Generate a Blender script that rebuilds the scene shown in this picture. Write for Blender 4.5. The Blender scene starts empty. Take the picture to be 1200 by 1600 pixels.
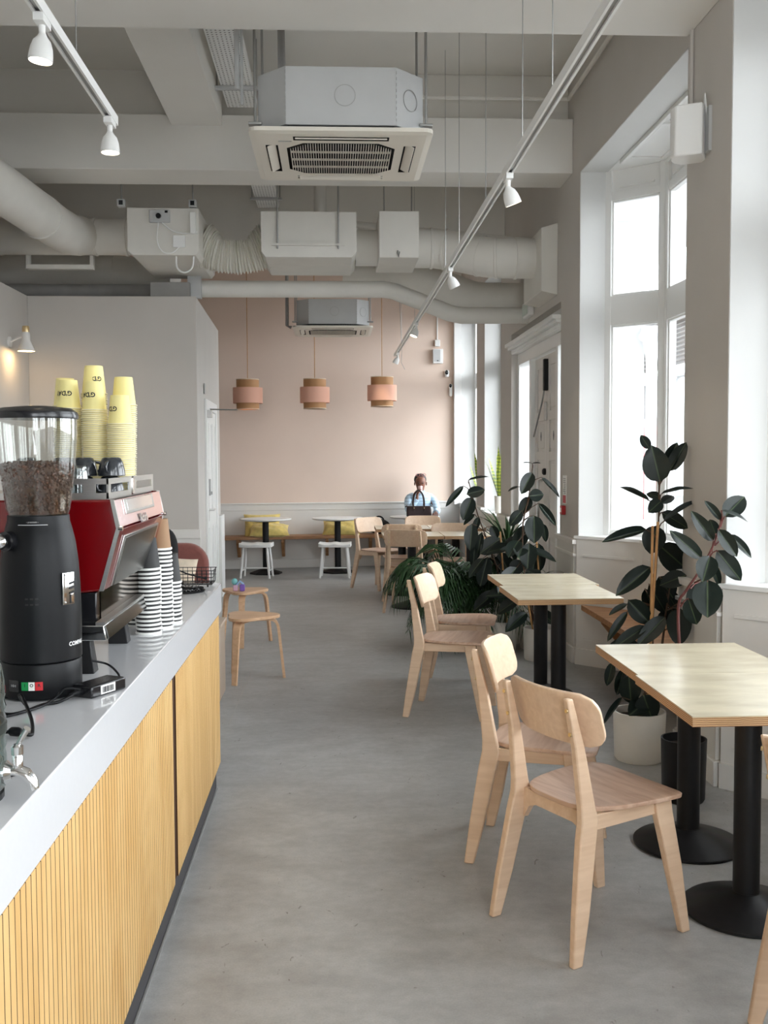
import bpy, bmesh, math, random
from mathutils import Vector, Matrix, Euler
D = bpy.data; SC = bpy.context.scene; COL = SC.collection
PI = math.pi
R = math.radians
rnd = random.Random(7)

# ---------------------------------------------------------------- camera, sky, exposure
CAM_Z = 1.55
def make_camera():
    F = 1600.0
    yaw = math.atan(78/F); pit = math.atan(88/F); rol = R(0.25)
    f = Vector((math.sin(yaw)*math.cos(pit), math.cos(yaw)*math.cos(pit), -math.sin(pit)))
    r0 = Vector((math.cos(yaw), -math.sin(yaw), 0)); u0 = r0.cross(f)
    r = r0*math.cos(rol) - u0*math.sin(rol); u = u0*math.cos(rol) + r0*math.sin(rol)
    cd = D.cameras.new('camera'); cam = D.objects.new('camera', cd); COL.objects.link(cam)
    cd.sensor_fit = 'HORIZONTAL'; cd.sensor_width = 36; cd.lens = 36*F/1200
    cd.clip_start = 0.05; cd.clip_end = 200
    m = Matrix((r, u, -f)).transposed().to_4x4(); m.translation = (0, 0, CAM_Z)
    cam.matrix_world = m
    SC.camera = cam
make_camera()
SKY = 11.6
w = D.worlds.new('overcast_sky'); SC.world = w; w.use_nodes = True
bg = w.node_tree.nodes['Background']; bg.inputs[0].default_value = (0.90, 0.955, 1.0, 1); bg.inputs[1].default_value = SKY
vs = SC.view_settings; vs.view_transform = 'Standard'; vs.look = 'None'; vs.gamma = 1; vs.use_curve_mapping = False
vs.exposure = 0.0
SC.cycles.max_bounces = 12; SC.cycles.diffuse_bounces = 8; SC.cycles.transparent_max_bounces = 24
SC.cycles.sample_clamp_indirect = 6; SC.cycles.caustics_reflective = False; SC.cycles.caustics_refractive = False
SC.cycles.use_denoising = True
def portal(name, loc, size, rot):
    l = D.lights.new(name, 'AREA'); l.shape = 'RECTANGLE'; l.size, l.size_y = size; l.cycles.is_portal = True
    o = D.objects.new(name, l); o.location = loc; o.rotation_euler = rot; COL.objects.link(o)
for yc, ln in ((-2.0, 2.2), (0.63, 2.2), (3.48, 2.2), (6.33, 2.2), (11.6, 1.2), (13.65, 1.6)):
    portal('window_portal', (2.55, yc, 2.3), (2.9, ln), (0, R(90), 0))
portal('window_portal', (.70, -3.45, 1.95), (1.7, 3.0), (R(90), 0, 0))

# ---------------------------------------------------------------- helpers
WM = {}
def wm(o): return WM.get(o.name, Matrix.Identity(4)) if o else Matrix.Identity(4)
class MB:
    def __init__(s): s.v = []; s.f = []
    def add(s, vs_, fs):
        b = len(s.v); s.v += [Vector(p) for p in vs_]; s.f += [tuple(b+i for i in q) for q in fs]; return s
    def box(s, x0, x1, y0, y1, z0, z1):
        return s.add([(x0,y0,z0),(x1,y0,z0),(x1,y1,z0),(x0,y1,z0),(x0,y0,z1),(x1,y0,z1),(x1,y1,z1),(x0,y1,z1)],
                     [(0,3,2,1),(4,5,6,7),(0,1,5,4),(1,2,6,5),(2,3,7,6),(3,0,4,7)])
    def obox(s, c, size, rot=(0,0,0)):
        m = Euler(rot).to_matrix(); c = Vector(c); hx, hy, hz = [k/2 for k in size]
        pts = [c + m @ Vector(p) for p in [(-hx,-hy,-hz),(hx,-hy,-hz),(hx,hy,-hz),(-hx,hy,-hz),(-hx,-hy,hz),(hx,-hy,hz),(hx,hy,hz),(-hx,hy,hz)]]
        return s.add(pts, [(0,3,2,1),(4,5,6,7),(0,1,5,4),(1,2,6,5),(2,3,7,6),(3,0,4,7)])
    def extrude(s, poly, vec):
        n = len(poly); vec = Vector(vec); p = [Vector(q) for q in poly]
        nrm = Vector((0,0,0))
        for i in range(n): nrm += p[i].cross(p[(i+1) % n])
        if nrm.dot(vec) < 0: p = p[::-1]
        return s.add(p + [q+vec for q in p], [tuple(range(n-1,-1,-1)), tuple(range(n,2*n))] + [(i,(i+1)%n,n+(i+1)%n,n+i) for i in range(n)])
    def prism(s, poly2, z0, z1):
        return s.extrude([(x,y,z0) for x,y in poly2], (0,0,z1-z0))
    def loft(s, rings, cap=True, close=True):
        n = len(rings[0]); b = []
        for r_ in rings: b += list(r_)
        fs = []
        for k in range(len(rings)-1):
            for i in range(n if close else n-1):
                j = (i+1) % n
                fs.append((k*n+i, k*n+j, (k+1)*n+j, (k+1)*n+i))
        if cap and close:
            fs.append(tuple(range(n-1,-1,-1))); fs.append(tuple((len(rings)-1)*n+i for i in range(n)))
        return s.add(b, fs)
    def lathe(s, prof, c=(0,0,0), seg=24, mat=None, cap=True):
        rings = []
        for r_, z in prof:
            ring = [Vector((max(r_,1e-4)*math.cos(2*PI*i/seg), max(r_,1e-4)*math.sin(2*PI*i/seg), z)) for i in range(seg)]
            if mat: ring = [mat @ p for p in ring]
            rings.append([p+Vector(c) for p in ring])
        return s.loft(rings, cap)
    def tube(s, pts, r, seg=8, closed=False):
        pts = [Vector(p) for p in pts]; n = len(pts); rr = r if isinstance(r, (list,tuple)) else [r]*n
        rings = []; up = None
        for i in range(n):
            if closed: t = pts[(i+1)%n]-pts[i-1]
            else: t = pts[min(i+1,n-1)]-pts[max(i-1,0)]
            t.normalize()
            if up is None:
                up = Vector((0,0,1)) if abs(t.z) < .9 else Vector((1,0,0))
            a = t.cross(up)
            if a.length < 1e-5: a = t.cross(Vector((1,0,0)))
            a.normalize(); b = a.cross(t); up = b
            rings.append([pts[i] + a*(rr[i]*math.cos(2*PI*k/seg)) + b*(rr[i]*math.sin(2*PI*k/seg)) for k in range(seg)])
        if closed: rings.append(rings[0])
        return s.loft(rings, not closed)
    def ball(s, c, r, seg=12, rings=8):
        rx, ry, rz = r if isinstance(r, (list,tuple)) else (r,r,r)
        rs = []
        for k in range(rings+1):
            th = PI*k/rings
            rs.append([Vector(c)+Vector((rx*max(math.sin(th),1e-3)*math.cos(2*PI*i/seg), ry*max(math.sin(th),1e-3)*math.sin(2*PI*i/seg), -rz*math.cos(th))) for i in range(seg)])
        return s.loft(rs)
    def grid(s, pts):               # open sheet from rows of points
        n = len(pts[0]); b = [p for row in pts for p in row]
        return s.add(b, [(k*n+i, k*n+i+1, (k+1)*n+i+1, (k+1)*n+i) for k in range(len(pts)-1) for i in range(n-1)])
    def xf(s, m):
        s.v = [m @ p for p in s.v]; return s
    def mesh(s, name, m, smooth=None, inv=None):
        me = D.meshes.new(name)
        me.from_pydata([inv @ p for p in s.v] if inv is not None else s.v, [], s.f)
        me.update()
        if m: me.materials.append(m)
        if smooth is not None:
            me.polygons.foreach_set('use_smooth', [True]*len(me.polygons))
            if smooth < 179: me.set_sharp_from_angle(angle=R(smooth))
        return me
    def build(s, name, m, parent=None, smooth=None, bevel=0, local=False, seg=2, solid=0, sub=0):
        inv = None if (local or not parent) else wm(parent).inverted()
        o = D.objects.new(name, s.mesh(name, m, smooth if smooth is not None else (40 if bevel else None), inv))
        COL.objects.link(o)
        if parent: o.parent = parent; WM[o.name] = wm(parent)
        if solid:
            k = o.modifiers.new('thickness', 'SOLIDIFY'); k.thickness = solid; k.offset = 0
        if bevel:
            k = o.modifiers.new('edge', 'BEVEL'); k.width = bevel; k.segments = seg; k.limit_method = 'ANGLE'; k.angle_limit = R(35)
        if sub:
            k = o.modifiers.new('smooth', 'SUBSURF'); k.levels = sub; k.render_levels = sub
        return o
def tag(o, label=None, cat=None, group=None, kind=None):
    if label: o['label'] = label
    if cat: o['category'] = cat
    if group: o['group'] = group
    if kind: o['kind'] = kind
    return o
def thing(name, label, cat, loc=(0,0,0), rz=0, group=None):
    o = D.objects.new(name, None); COL.objects.link(o); o.empty_display_size = .05
    o.location = loc; o.rotation_euler = (0,0,rz)
    WM[o.name] = Matrix.Translation(loc) @ Matrix.Rotation(rz, 4, 'Z')
    return tag(o, label, cat, group)
def struct(o): o['kind'] = 'structure'; return o
def dup(src, loc, rz, label=None, group=None):
    r_ = src.copy(); COL.objects.link(r_); r_.location = loc; r_.rotation_euler = (0,0,rz)
    WM[r_.name] = Matrix.Translation(loc) @ Matrix.Rotation(rz, 4, 'Z')
    if label: r_['label'] = label
    if group: r_['group'] = group
    def rec(a, b):
        for ch in [c for c in KIDS.get(a.name, [])]:
            n = ch.copy(); COL.objects.link(n); n.parent = b; rec(ch, n)
    if not KIDS_OK.get(src.name):
        def idx(a):
            KIDS[a.name] = [c for c in D.objects if c.parent == a]
            for c in KIDS[a.name]: idx(c)
        idx(src); KIDS_OK[src.name] = True
    rec(src, r_)
    return r_
KIDS = {}; KIDS_OK = {}
def arc(c, r_, a0, a1, n, plane='xz', y=0):
    out = []
    for i in range(n+1):
        a = R(a0+(a1-a0)*i/n)
        p = (c[0]+r_*math.cos(a), c[1]+r_*math.sin(a))
        out.append((p[0], y, p[1]) if plane == 'xz' else ((y, p[0], p[1]) if plane == 'yz' else (p[0], p[1], y)))
    return out
def smooth_path(p, n=6):
    P = [Vector(q) for q in p]; out = []
    for i in range(len(P)-1):
        a, b, c, d = P[max(i-1,0)], P[i], P[i+1], P[min(i+2,len(P)-1)]
        for k in range(n):
            t = k/n; out.append(.5*((2*b)+(c-a)*t+(2*a-5*b+4*c-d)*t*t+(3*b-a-3*c+d)*t**3))
    return out+[P[-1]]
def rrect(x0, x1, y0, y1, r_, n=4):
    pts = []
    for cx, cy, a in ((x1-r_,y0+r_,-90),(x1-r_,y1-r_,0),(x0+r_,y1-r_,90),(x0+r_,y0+r_,180)):
        for i in range(n+1):
            t = R(a+90*i/n); pts.append((cx+r_*math.cos(t), cy+r_*math.sin(t)))
    return pts

# ---------------------------------------------------------------- materials
def nodes(name):
    m = D.materials.new(name); m.use_nodes = True
    nt = m.node_tree; return m, nt, nt.nodes['Principled BSDF']
def N(nt, t, **k):
    n = nt.nodes.new(t)
    for a, b in k.items(): setattr(n, a, b)
    return n
def rgb(c): return (c[0], c[1], c[2], 1)
def srgb(r_, g, b):
    return tuple(((c/255+.055)/1.055)**2.4 if c > 10 else c/255/12.92 for c in (r_, g, b))
def mat(name, col, rough=.5, metal=0, var=0, scale=6, bump=0, bscale=80, spec=.5, coat=0, coords='Object', stretch=(1,1,1), emit=None, estr=0, sheen=0):
    m, nt, p = nodes(name)
    p.inputs['Base Color'].default_value = rgb(col); p.inputs['Roughness'].default_value = rough
    p.inputs['Metallic'].default_value = metal; p.inputs['Specular IOR Level'].default_value = spec
    p.inputs['Coat Weight'].default_value = coat; p.inputs['Coat Roughness'].default_value = .08
    if sheen: p.inputs['Sheen Weight'].default_value = sheen
    if emit: p.inputs['Emission Color'].default_value = rgb(emit); p.inputs['Emission Strength'].default_value = estr
    if var or bump:
        tc = N(nt, 'ShaderNodeTexCoord'); mp = N(nt, 'ShaderNodeMapping'); mp.inputs['Scale'].default_value = stretch
        nt.links.new(tc.outputs[coords], mp.inputs[0])
    if var:
        nz = N(nt, 'ShaderNodeTexNoise'); nz.inputs['Scale'].default_value = scale; nz.inputs['Detail'].default_value = 6
        nt.links.new(mp.outputs[0], nz.inputs['Vector'])
        cr = N(nt, 'ShaderNodeValToRGB'); cr.color_ramp.elements[0].position = .3; cr.color_ramp.elements[1].position = .7
        cr.color_ramp.elements[0].color = rgb([max(0,c*(1-var)) for c in col]); cr.color_ramp.elements[1].color = rgb([min(1,c*(1+var)) for c in col])
        nt.links.new(nz.outputs['Fac'], cr.inputs[0]); nt.links.new(cr.outputs[0], p.inputs['Base Color'])
    if bump:
        nb = N(nt, 'ShaderNodeTexNoise'); nb.inputs['Scale'].default_value = bscale; nb.inputs['Detail'].default_value = 4
        nt.links.new(mp.outputs[0], nb.inputs['Vector'])
        bp = N(nt, 'ShaderNodeBump'); bp.inputs['Strength'].default_value = bump; bp.inputs['Distance'].default_value = .01
        nt.links.new(nb.outputs['Fac'], bp.inputs['Height']); nt.links.new(bp.outputs[0], p.inputs['Normal'])
    return m
def wood(name, c1, c2, rough=.45, scale=(3,60,60), rings=2.0, ringamp=.07, coords='Object', offset=(0,0,0), bump=.03, rot=(0,0,0)):
    m, nt, p = nodes(name)
    if coords == 'World':
        g = N(nt, 'ShaderNodeNewGeometry'); src = g.outputs['Position']
    else:
        src = N(nt, 'ShaderNodeTexCoord').outputs['Object']
    info = N(nt, 'ShaderNodeObjectInfo')
    add = N(nt, 'ShaderNodeVectorMath', operation='ADD')
    nt.links.new(src, add.inputs[0])
    if coords != 'World':
        mul = N(nt, 'ShaderNodeMath', operation='MULTIPLY'); mul.inputs[1].default_value = 17
        nt.links.new(info.outputs['Random'], mul.inputs[0]); nt.links.new(mul.outputs[0], add.inputs[1])
    mp = N(nt, 'ShaderNodeMapping'); mp.inputs['Scale'].default_value = scale; mp.inputs['Rotation'].default_value = rot
    nt.links.new(add.outputs[0], mp.inputs[0])
    nz = N(nt, 'ShaderNodeTexNoise'); nz.inputs['Scale'].default_value = 1; nz.inputs['Detail'].default_value = 8; nz.inputs['Distortion'].default_value = .6
    nt.links.new(mp.outputs[0], nz.inputs['Vector'])
    mp2 = N(nt, 'ShaderNodeMapping'); mp2.inputs['Scale'].default_value = [k*.12 for k in scale]; mp2.inputs['Rotation'].default_value = rot
    nt.links.new(add.outputs[0], mp2.inputs[0])
    nz2 = N(nt, 'ShaderNodeTexNoise'); nz2.inputs['Scale'].default_value = rings; nz2.inputs['Detail'].default_value = 3; nz2.inputs['Distortion'].default_value = 1.5
    nt.links.new(mp2.outputs[0], nz2.inputs['Vector'])
    sn = N(nt, 'ShaderNodeMath', operation='MULTIPLY'); sn.inputs[1].default_value = 28
    nt.links.new(nz2.outputs['Fac'], sn.inputs[0])
    si = N(nt, 'ShaderNodeMath', operation='SINE'); nt.links.new(sn.outputs[0], si.inputs[0])
    ma = N(nt, 'ShaderNodeMath', operation='MULTIPLY_ADD'); ma.inputs[1].default_value = ringamp
    nt.links.new(si.outputs[0], ma.inputs[0]); nt.links.new(nz.outputs['Fac'], ma.inputs[2])
    cr = N(nt, 'ShaderNodeValToRGB'); cr.color_ramp.elements[0].position = .25; cr.color_ramp.elements[1].position = .75
    cr.color_ramp.elements[0].color = rgb(c2); cr.color_ramp.elements[1].color = rgb(c1)
    nt.links.new(ma.outputs[0], cr.inputs[0]); nt.links.new(cr.outputs[0], p.inputs['Base Color'])
    p.inputs['Roughness'].default_value = rough
    bp = N(nt, 'ShaderNodeBump'); bp.inputs['Strength'].default_value = bump; bp.inputs['Distance'].default_value = .005
    nt.links.new(nz.outputs['Fac'], bp.inputs['Height']); nt.links.new(bp.outputs[0], p.inputs['Normal'])
    return m
def glass(name, tint=(1,1,1), refl=.06, rough=0.0, edge=.5):
    m, nt, p = nodes(name); nt.nodes.remove(p)
    out = nt.nodes['Material Output']
    tr = N(nt, 'ShaderNodeBsdfTransparent'); tr.inputs[0].default_value = rgb(tint)
    gl = N(nt, 'ShaderNodeBsdfGlossy'); gl.inputs['Roughness'].default_value = rough
    lw = N(nt, 'ShaderNodeLayerWeight'); lw.inputs['Blend'].default_value = .25
    mr = N(nt, 'ShaderNodeMapRange'); mr.inputs['To Min'].default_value = refl; mr.inputs['To Max'].default_value = edge
    nt.links.new(lw.outputs['Facing'], mr.inputs['Value'])
    mx = N(nt, 'ShaderNodeMixShader'); nt.links.new(mr.outputs[0], mx.inputs[0])
    nt.links.new(tr.outputs[0], mx.inputs[1]); nt.links.new(gl.outputs[0], mx.inputs[2]); nt.links.new(mx.outputs[0], out.inputs['Surface'])
    return m
def stripes(name, c1, c2, axis='Z', freq=100, thr=.5, rough=.6, coords='Object', noise=0.0):
    m, nt, p = nodes(name)
    tc = N(nt, 'ShaderNodeTexCoord'); sp = N(nt, 'ShaderNodeSeparateXYZ'); nt.links.new(tc.outputs[coords], sp.inputs[0])
    mu = N(nt, 'ShaderNodeMath', operation='MULTIPLY'); mu.inputs[1].default_value = freq; nt.links.new(sp.outputs[axis], mu.inputs[0])
    last = mu.outputs[0]
    if noise:
        nz = N(nt, 'ShaderNodeTexNoise'); nz.inputs['Scale'].default_value = 30; nt.links.new(tc.outputs[coords], nz.inputs['Vector'])
        ad = N(nt, 'ShaderNodeMath', operation='MULTIPLY_ADD'); ad.inputs[1].default_value = noise
        nt.links.new(nz.outputs['Fac'], ad.inputs[0]); nt.links.new(last, ad.inputs[2]); last = ad.outputs[0]
    fr = N(nt, 'ShaderNodeMath', operation='FRACT'); nt.links.new(last, fr.inputs[0])
    cr = N(nt, 'ShaderNodeValToRGB'); cr.color_ramp.interpolation = 'CONSTANT'
    cr.color_ramp.elements[0].color = rgb(c1); cr.color_ramp.elements[1].position = thr; cr.color_ramp.elements[1].color = rgb(c2)
    nt.links.new(fr.outputs[0], cr.inputs[0]); nt.links.new(cr.outputs[0], p.inputs['Base Color']); p.inputs['Roughness'].default_value = rough
    return m
def floor_mat():
    m, nt, p = nodes('polished_concrete')
    g = N(nt, 'ShaderNodeNewGeometry')
    def noise(scale, detail, st=(1,1,1), dist=0):
        mp = N(nt, 'ShaderNodeMapping'); mp.inputs['Scale'].default_value = st; nt.links.new(g.outputs['Position'], mp.inputs[0])
        n = N(nt, 'ShaderNodeTexNoise'); n.inputs['Scale'].default_value = scale; n.inputs['Detail'].default_value = detail; n.inputs['Distortion'].default_value = dist
        nt.links.new(mp.outputs[0], n.inputs['Vector']); return n.outputs['Fac']
    a = noise(.9, 6, (1,1,1), .5); b = noise(5, 12, (1,1.6,1)); c = noise(150, 8); c2 = noise(26, 10)
    r1 = N(nt, 'ShaderNodeValToRGB'); e = r1.color_ramp.elements
    e[0].position = .3; e[0].color = rgb(srgb(154,154,153)); e[1].position = .7; e[1].color = rgb(srgb(175,176,175))
    nt.links.new(a, r1.inputs[0])
    r2 = N(nt, 'ShaderNodeValToRGB'); e = r2.color_ramp.elements
    e[0].position = .32; e[0].color = (.84,.83,.82,1); e[1].position = .62; e[1].color = (1.04,1.04,1.04,1)
    nt.links.new(b, r2.inputs[0])
    mx = N(nt, 'ShaderNodeMix', data_type='RGBA', blend_type='MULTIPLY'); mx.inputs[0].default_value = 1
    nt.links.new(r1.outputs[0], mx.inputs[6]); nt.links.new(r2.outputs[0], mx.inputs[7])
    # small dark scuffs
    d = noise(26, 3, (1,.5,1), 1.5)
    r3 = N(nt, 'ShaderNodeValToRGB'); e = r3.color_ramp.elements
    e[0].position = .24; e[0].color = (.55,.52,.48,1); e[1].position = .30; e[1].color = (1,1,1,1)
    nt.links.new(d, r3.inputs[0])
    mx2 = N(nt, 'ShaderNodeMix', data_type='RGBA', blend_type='MULTIPLY'); mx2.inputs[0].default_value = 1
    nt.links.new(mx.outputs[2], mx2.inputs[6]); nt.links.new(r3.outputs[0], mx2.inputs[7])
    r4 = N(nt, 'ShaderNodeMapRange'); r4.inputs['To Min'].default_value = .66; r4.inputs['To Max'].default_value = 1.34
    cm = N(nt, 'ShaderNodeMath', operation='MULTIPLY_ADD'); cm.inputs[1].default_value = .5; nt.links.new(c2, cm.inputs[0])
    ch = N(nt, 'ShaderNodeMath', operation='MULTIPLY'); ch.inputs[1].default_value = .5; nt.links.new(c, ch.inputs[0]); nt.links.new(ch.outputs[0], cm.inputs[2])
    nt.links.new(cm.outputs[0], r4.inputs['Value'])
    mx3 = N(nt, 'ShaderNodeVectorMath', operation='SCALE'); nt.links.new(mx2.outputs[2], mx3.inputs[0]); nt.links.new(r4.outputs[0], mx3.inputs['Scale'])
    nt.links.new(mx3.outputs[0], p.inputs['Base Color'])
    rr = N(nt, 'ShaderNodeMapRange'); rr.inputs['To Min'].default_value = .34; rr.inputs['To Max'].default_value = .6; nt.links.new(b, rr.inputs['Value'])
    nt.links.new(rr.outputs[0], p.inputs['Roughness'])
    bp = N(nt, 'ShaderNodeBump'); bp.inputs['Strength'].default_value = .12; bp.inputs['Distance'].default_value = .004
    nt.links.new(b, bp.inputs['Height']); nt.links.new(bp.outputs[0], p.inputs['Normal'])
    return m
M = {}
M['floor'] = floor_mat()
M['emblem'] = mat('grey_blue_print', srgb(84,92,96), .5)
M['wall'] = mat('wall_paint', srgb(198,193,187), .75, var=.02, scale=3, bump=.02, bscale=120, coords='Object')
M['ceil'] = mat('ceiling_paint', srgb(226,223,217), .8, var=.02, scale=2)
M['white'] = mat('white_gloss_paint', srgb(236,236,234), .4, var=.01, scale=4)
M['trim'] = mat('trim_paint', srgb(226,223,218), .5, var=.015, scale=5)
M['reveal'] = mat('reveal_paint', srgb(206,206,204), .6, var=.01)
M['pink'] = mat('pink_wall_paint', srgb(223,202,187), .8, var=.02, scale=2)
M['duct'] = mat('painted_duct', srgb(222,219,212), .55, var=.03, scale=5)
M['greyduct'] = mat('grey_duct', srgb(150,148,145), .5, var=.08, scale=8)
M['galv'] = mat('grey_pressed_steel', srgb(196,197,197), .5, metal=0, var=.03, scale=6)
M['plastic'] = mat('off_white_plastic', srgb(228,222,210), .45)
M['wplastic'] = mat('white_plastic', srgb(240,240,238), .4)
M['black'] = mat('black_powder_coat', (.009,.009,.010), .45, var=.15, scale=40, spec=.3)
M['blackgloss'] = mat('black_gloss_plastic', (.010,.010,.012), .22)
M['blackmatte'] = mat('black_matte_plastic', (.0045,.005,.006), .42, spec=.22, bump=.02, bscale=400)
M['darkhole'] = mat('dark_inside', (.02,.02,.02), .8)
M['steel'] = mat('brushed_steel', (.62,.61,.59), .28, metal=1, var=.05, scale=30, stretch=(1,1,12))
M['chrome'] = mat('chrome', (.78,.78,.78), .08, metal=1)
M['mirror'] = mat('mirror_steel', (.50,.49,.47), .10, metal=1)
M['red'] = mat('red_enamel', srgb(108,5,11), .14, coat=.8)
M['rod'] = mat('dull_zinc', (.42,.42,.41), .4, metal=.8)
M['cable'] = mat('grey_cable', srgb(150,150,148), .6)
M['chairwood'] = wood('birch_plywood', srgb(228,200,172), srgb(214,183,153), .42, (4,45,45), 1.4)
M['seatwood'] = wood('worn_birch_veneer', srgb(212,182,160), srgb(186,150,126), .38, (34,4,34), 1.6, ringamp=.12)
M['tabletop'] = mat('worn_pale_table_veneer', srgb(202,191,166), .24, var=.13, scale=5, stretch=(1,2.2,1), bump=.03, bscale=60)
M['ply'] = stripes('layered_ply_edge', srgb(206,168,124), srgb(128,86,54), 'Z', 165, .62, .6, noise=.6)
M['stoolwood'] = wood('beech_stool_wood', srgb(222,184,148), srgb(200,160,124), .4, (5,40,40), 1.2)
M['benchwood'] = wood('oiled_bench_wood', srgb(190,142,98), srgb(150,104,66), .45, (3,40,40), 1.2)
M['slat'] = wood('oak_slat', srgb(227,189,128), srgb(206,162,98), .5, (10,10,1.6), 2.2, .10, coords='World')
M['groove'] = mat('slat_groove_dark_wood', srgb(70,42,18), .8)
M['worktop'] = mat('white_quartz_worktop', srgb(226,227,230), .07, var=.01, scale=60, coat=.3)
M['kick'] = mat('charcoal_kickboard', srgb(58,58,62), .5)
M['glass'] = glass('window_glass', (1,1,1), .03, edge=.35)
M['clear'] = glass('clear_plastic', (.93,.94,.93), .05, rough=.03, edge=.55)
M['bottle'] = glass('jar_glass', (.70,.80,.78), .10, rough=.02, edge=.8)
M['tumbler'] = glass('tumbler_glass', (.82,.85,.85), .12, edge=.8)
M['yellow'] = mat('yellow_card', srgb(242,229,156), .6)
M['rim'] = mat('pale_card_rim', srgb(236,228,196), .6)
M['ink'] = mat('dark_ink', (.015,.015,.02), .6)
M['whiteink'] = mat('white_print', (.75,.75,.75), .5)
M['darkcup'] = mat('charcoal_glazed_ceramic', (.030,.034,.040), .18, coat=.5)
M['bean'] = mat('roasted_coffee_bean', srgb(84,54,38), .38, var=.4, scale=60)
M['whitecard'] = mat('white_card', srgb(240,240,236), .5)
M['blackcard'] = mat('black_ripple_card', (.012,.012,.012), .6)
M['leaf'] = mat('rubber_leaf', srgb(24,34,28), .22, var=.25, scale=9, coat=.25)
M['leafback'] = M['leaf']
M['palm'] = mat('palm_leaf', srgb(40,70,36), .4, var=.3, scale=12)
M['dracaena'] = mat('strap_leaf', srgb(58,84,52), .35, var=.3, scale=10)
M['snake'] = stripes('snake_leaf_backlit', srgb(176,186,66), srgb(112,140,52), 'Z', 26, .55, .4, noise=.9)  # greens brightened to stand for daylight coming through the leaves
M['stem'] = mat('brown_stem', srgb(84,62,46), .7, var=.2, scale=30)
M['redstem'] = mat('reddish_stem', srgb(96,44,38), .6, var=.2, scale=30)
M['cane'] = mat('bamboo_cane', srgb(196,146,92), .5, var=.15, scale=20)
M['pot'] = mat('white_ceramic_pot', srgb(232,228,220), .4, var=.02, scale=10)
M['soil'] = mat('potting_soil', srgb(44,34,28), .95, var=.4, scale=60, bump=.5, bscale=90)
M['cushion'] = mat('mustard_velvet', srgb(230,206,122), .8, var=.18, scale=14, bump=.25, bscale=30, sheen=.4)
M['creamfab'] = mat('cream_fabric', srgb(222,206,184), .85, var=.06, scale=30, bump=.1)
M['pinkfab'] = mat('dusty_rose_upholstery', srgb(132,78,70), .8, var=.06, scale=40, sheen=.3)
M['rattan'] = stripes('woven_rattan', srgb(212,164,116), srgb(160,112,72), 'Z', 240, .6, .7, noise=3.0)
M['shade'] = mat('pink_linen_shade', srgb(240,186,162), .75, bump=.05, bscale=300)
M['skin'] = mat('brown_skin', srgb(122,78,60), .5, var=.06, scale=20)
M['palm_skin'] = mat('lighter_skin', srgb(196,150,124), .5)
M['hair'] = mat('black_hair', (.012,.010,.009), .5)
M['blond'] = mat('light_brown_hair', srgb(98,72,52), .5, var=.3, scale=60, stretch=(1,1,.1))
M['shirt'] = mat('pale_blue_striped_cotton', srgb(196,222,240), .8)
M['blackfab'] = mat('black_fabric', (.010,.010,.011), .9)
M['leather'] = mat('dark_brown_leather', srgb(44,24,24), .35, bump=.08, bscale=200)
M['gold'] = mat('brass', (.75,.58,.32), .3, metal=1)
M['ext'] = mat('exterior_white_paint', srgb(232,234,236), .6, var=.02, scale=2)
M['street'] = mat('street_paving', srgb(120,120,120), .8, var=.1, scale=4)
M['shutter'] = mat('grey_brown_shutter', srgb(92,86,82), .6)
M['bldg'] = mat('pale_grey_render', srgb(120,122,122), .8, var=.05, scale=1)
M['shopred'] = mat('red_shop_paint', srgb(140,26,24), .5)
M['spot_glow'] = mat('warm_lamp_glass', (1,.86,.66), .3, emit=(1,.84,.6), estr=14)
M['green'] = mat('green_print', srgb(0,140,70), .5)
M['redprint'] = mat('red_print', srgb(200,30,40), .5)
M['redplastic'] = mat('red_plastic', srgb(176,28,30), .4)

# ---------------------------------------------------------------- the room
CEIL = 4.42; OPEN = 3.6
def BL(x): return 14.32 + .11*x           # the back wall runs slightly askew
def back_prism(mb, x0, x1, o0, o1, z0, z1):
    return mb.prism([(x0,BL(x0)+o0),(x1,BL(x1)+o0),(x1,BL(x1)+o1),(x0,BL(x0)+o1)], z0, z1)
fl = struct(MB().box(-5.2, 2.2, -3.5, 15.2, -.12, 0).build('floor', M['floor']))
MB().extrude([(-.62,5.9,.0006),(-.617,5.9,.0006),(-.585,9.0,.0006),(-.588,9.0,.0006)], (0,0,.0012)).build('floor_joint', mat('joint_filler', srgb(176,174,168), .6), fl)
struct(MB().box(-5.2, 2.2, -3.5, 15.2, CEIL, CEIL+.15).build('ceiling', M['ceil']))
struct(back_prism(MB(), -5.0, 2.0, 0, .2, 0, CEIL).build('wall_back', M['pink']))
struct(MB().box(-5.2, -5.0, -3.5, 15.2, 0, CEIL).build('wall_left', M['wall']))
# dado on the back wall
d = MB(); back_prism(d, -5.0, 1.78, -.02, 0, .12, .80)
struct(d.build('trim_back_dado', M['trim']))
d = MB(); back_prism(d, -5.0, 1.78, -.045, 0, .885, .905); back_prism(d, -5.0, 1.78, -.028, 0, .80, .885)
struct(d.build('trim_back_rail', M['trim'], bevel=.004))
d = MB(); back_prism(d, -5.0, 1.78, -.032, 0, 0, .12)
struct(d.build('baseboard_back', M['trim'], bevel=.004))
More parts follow.
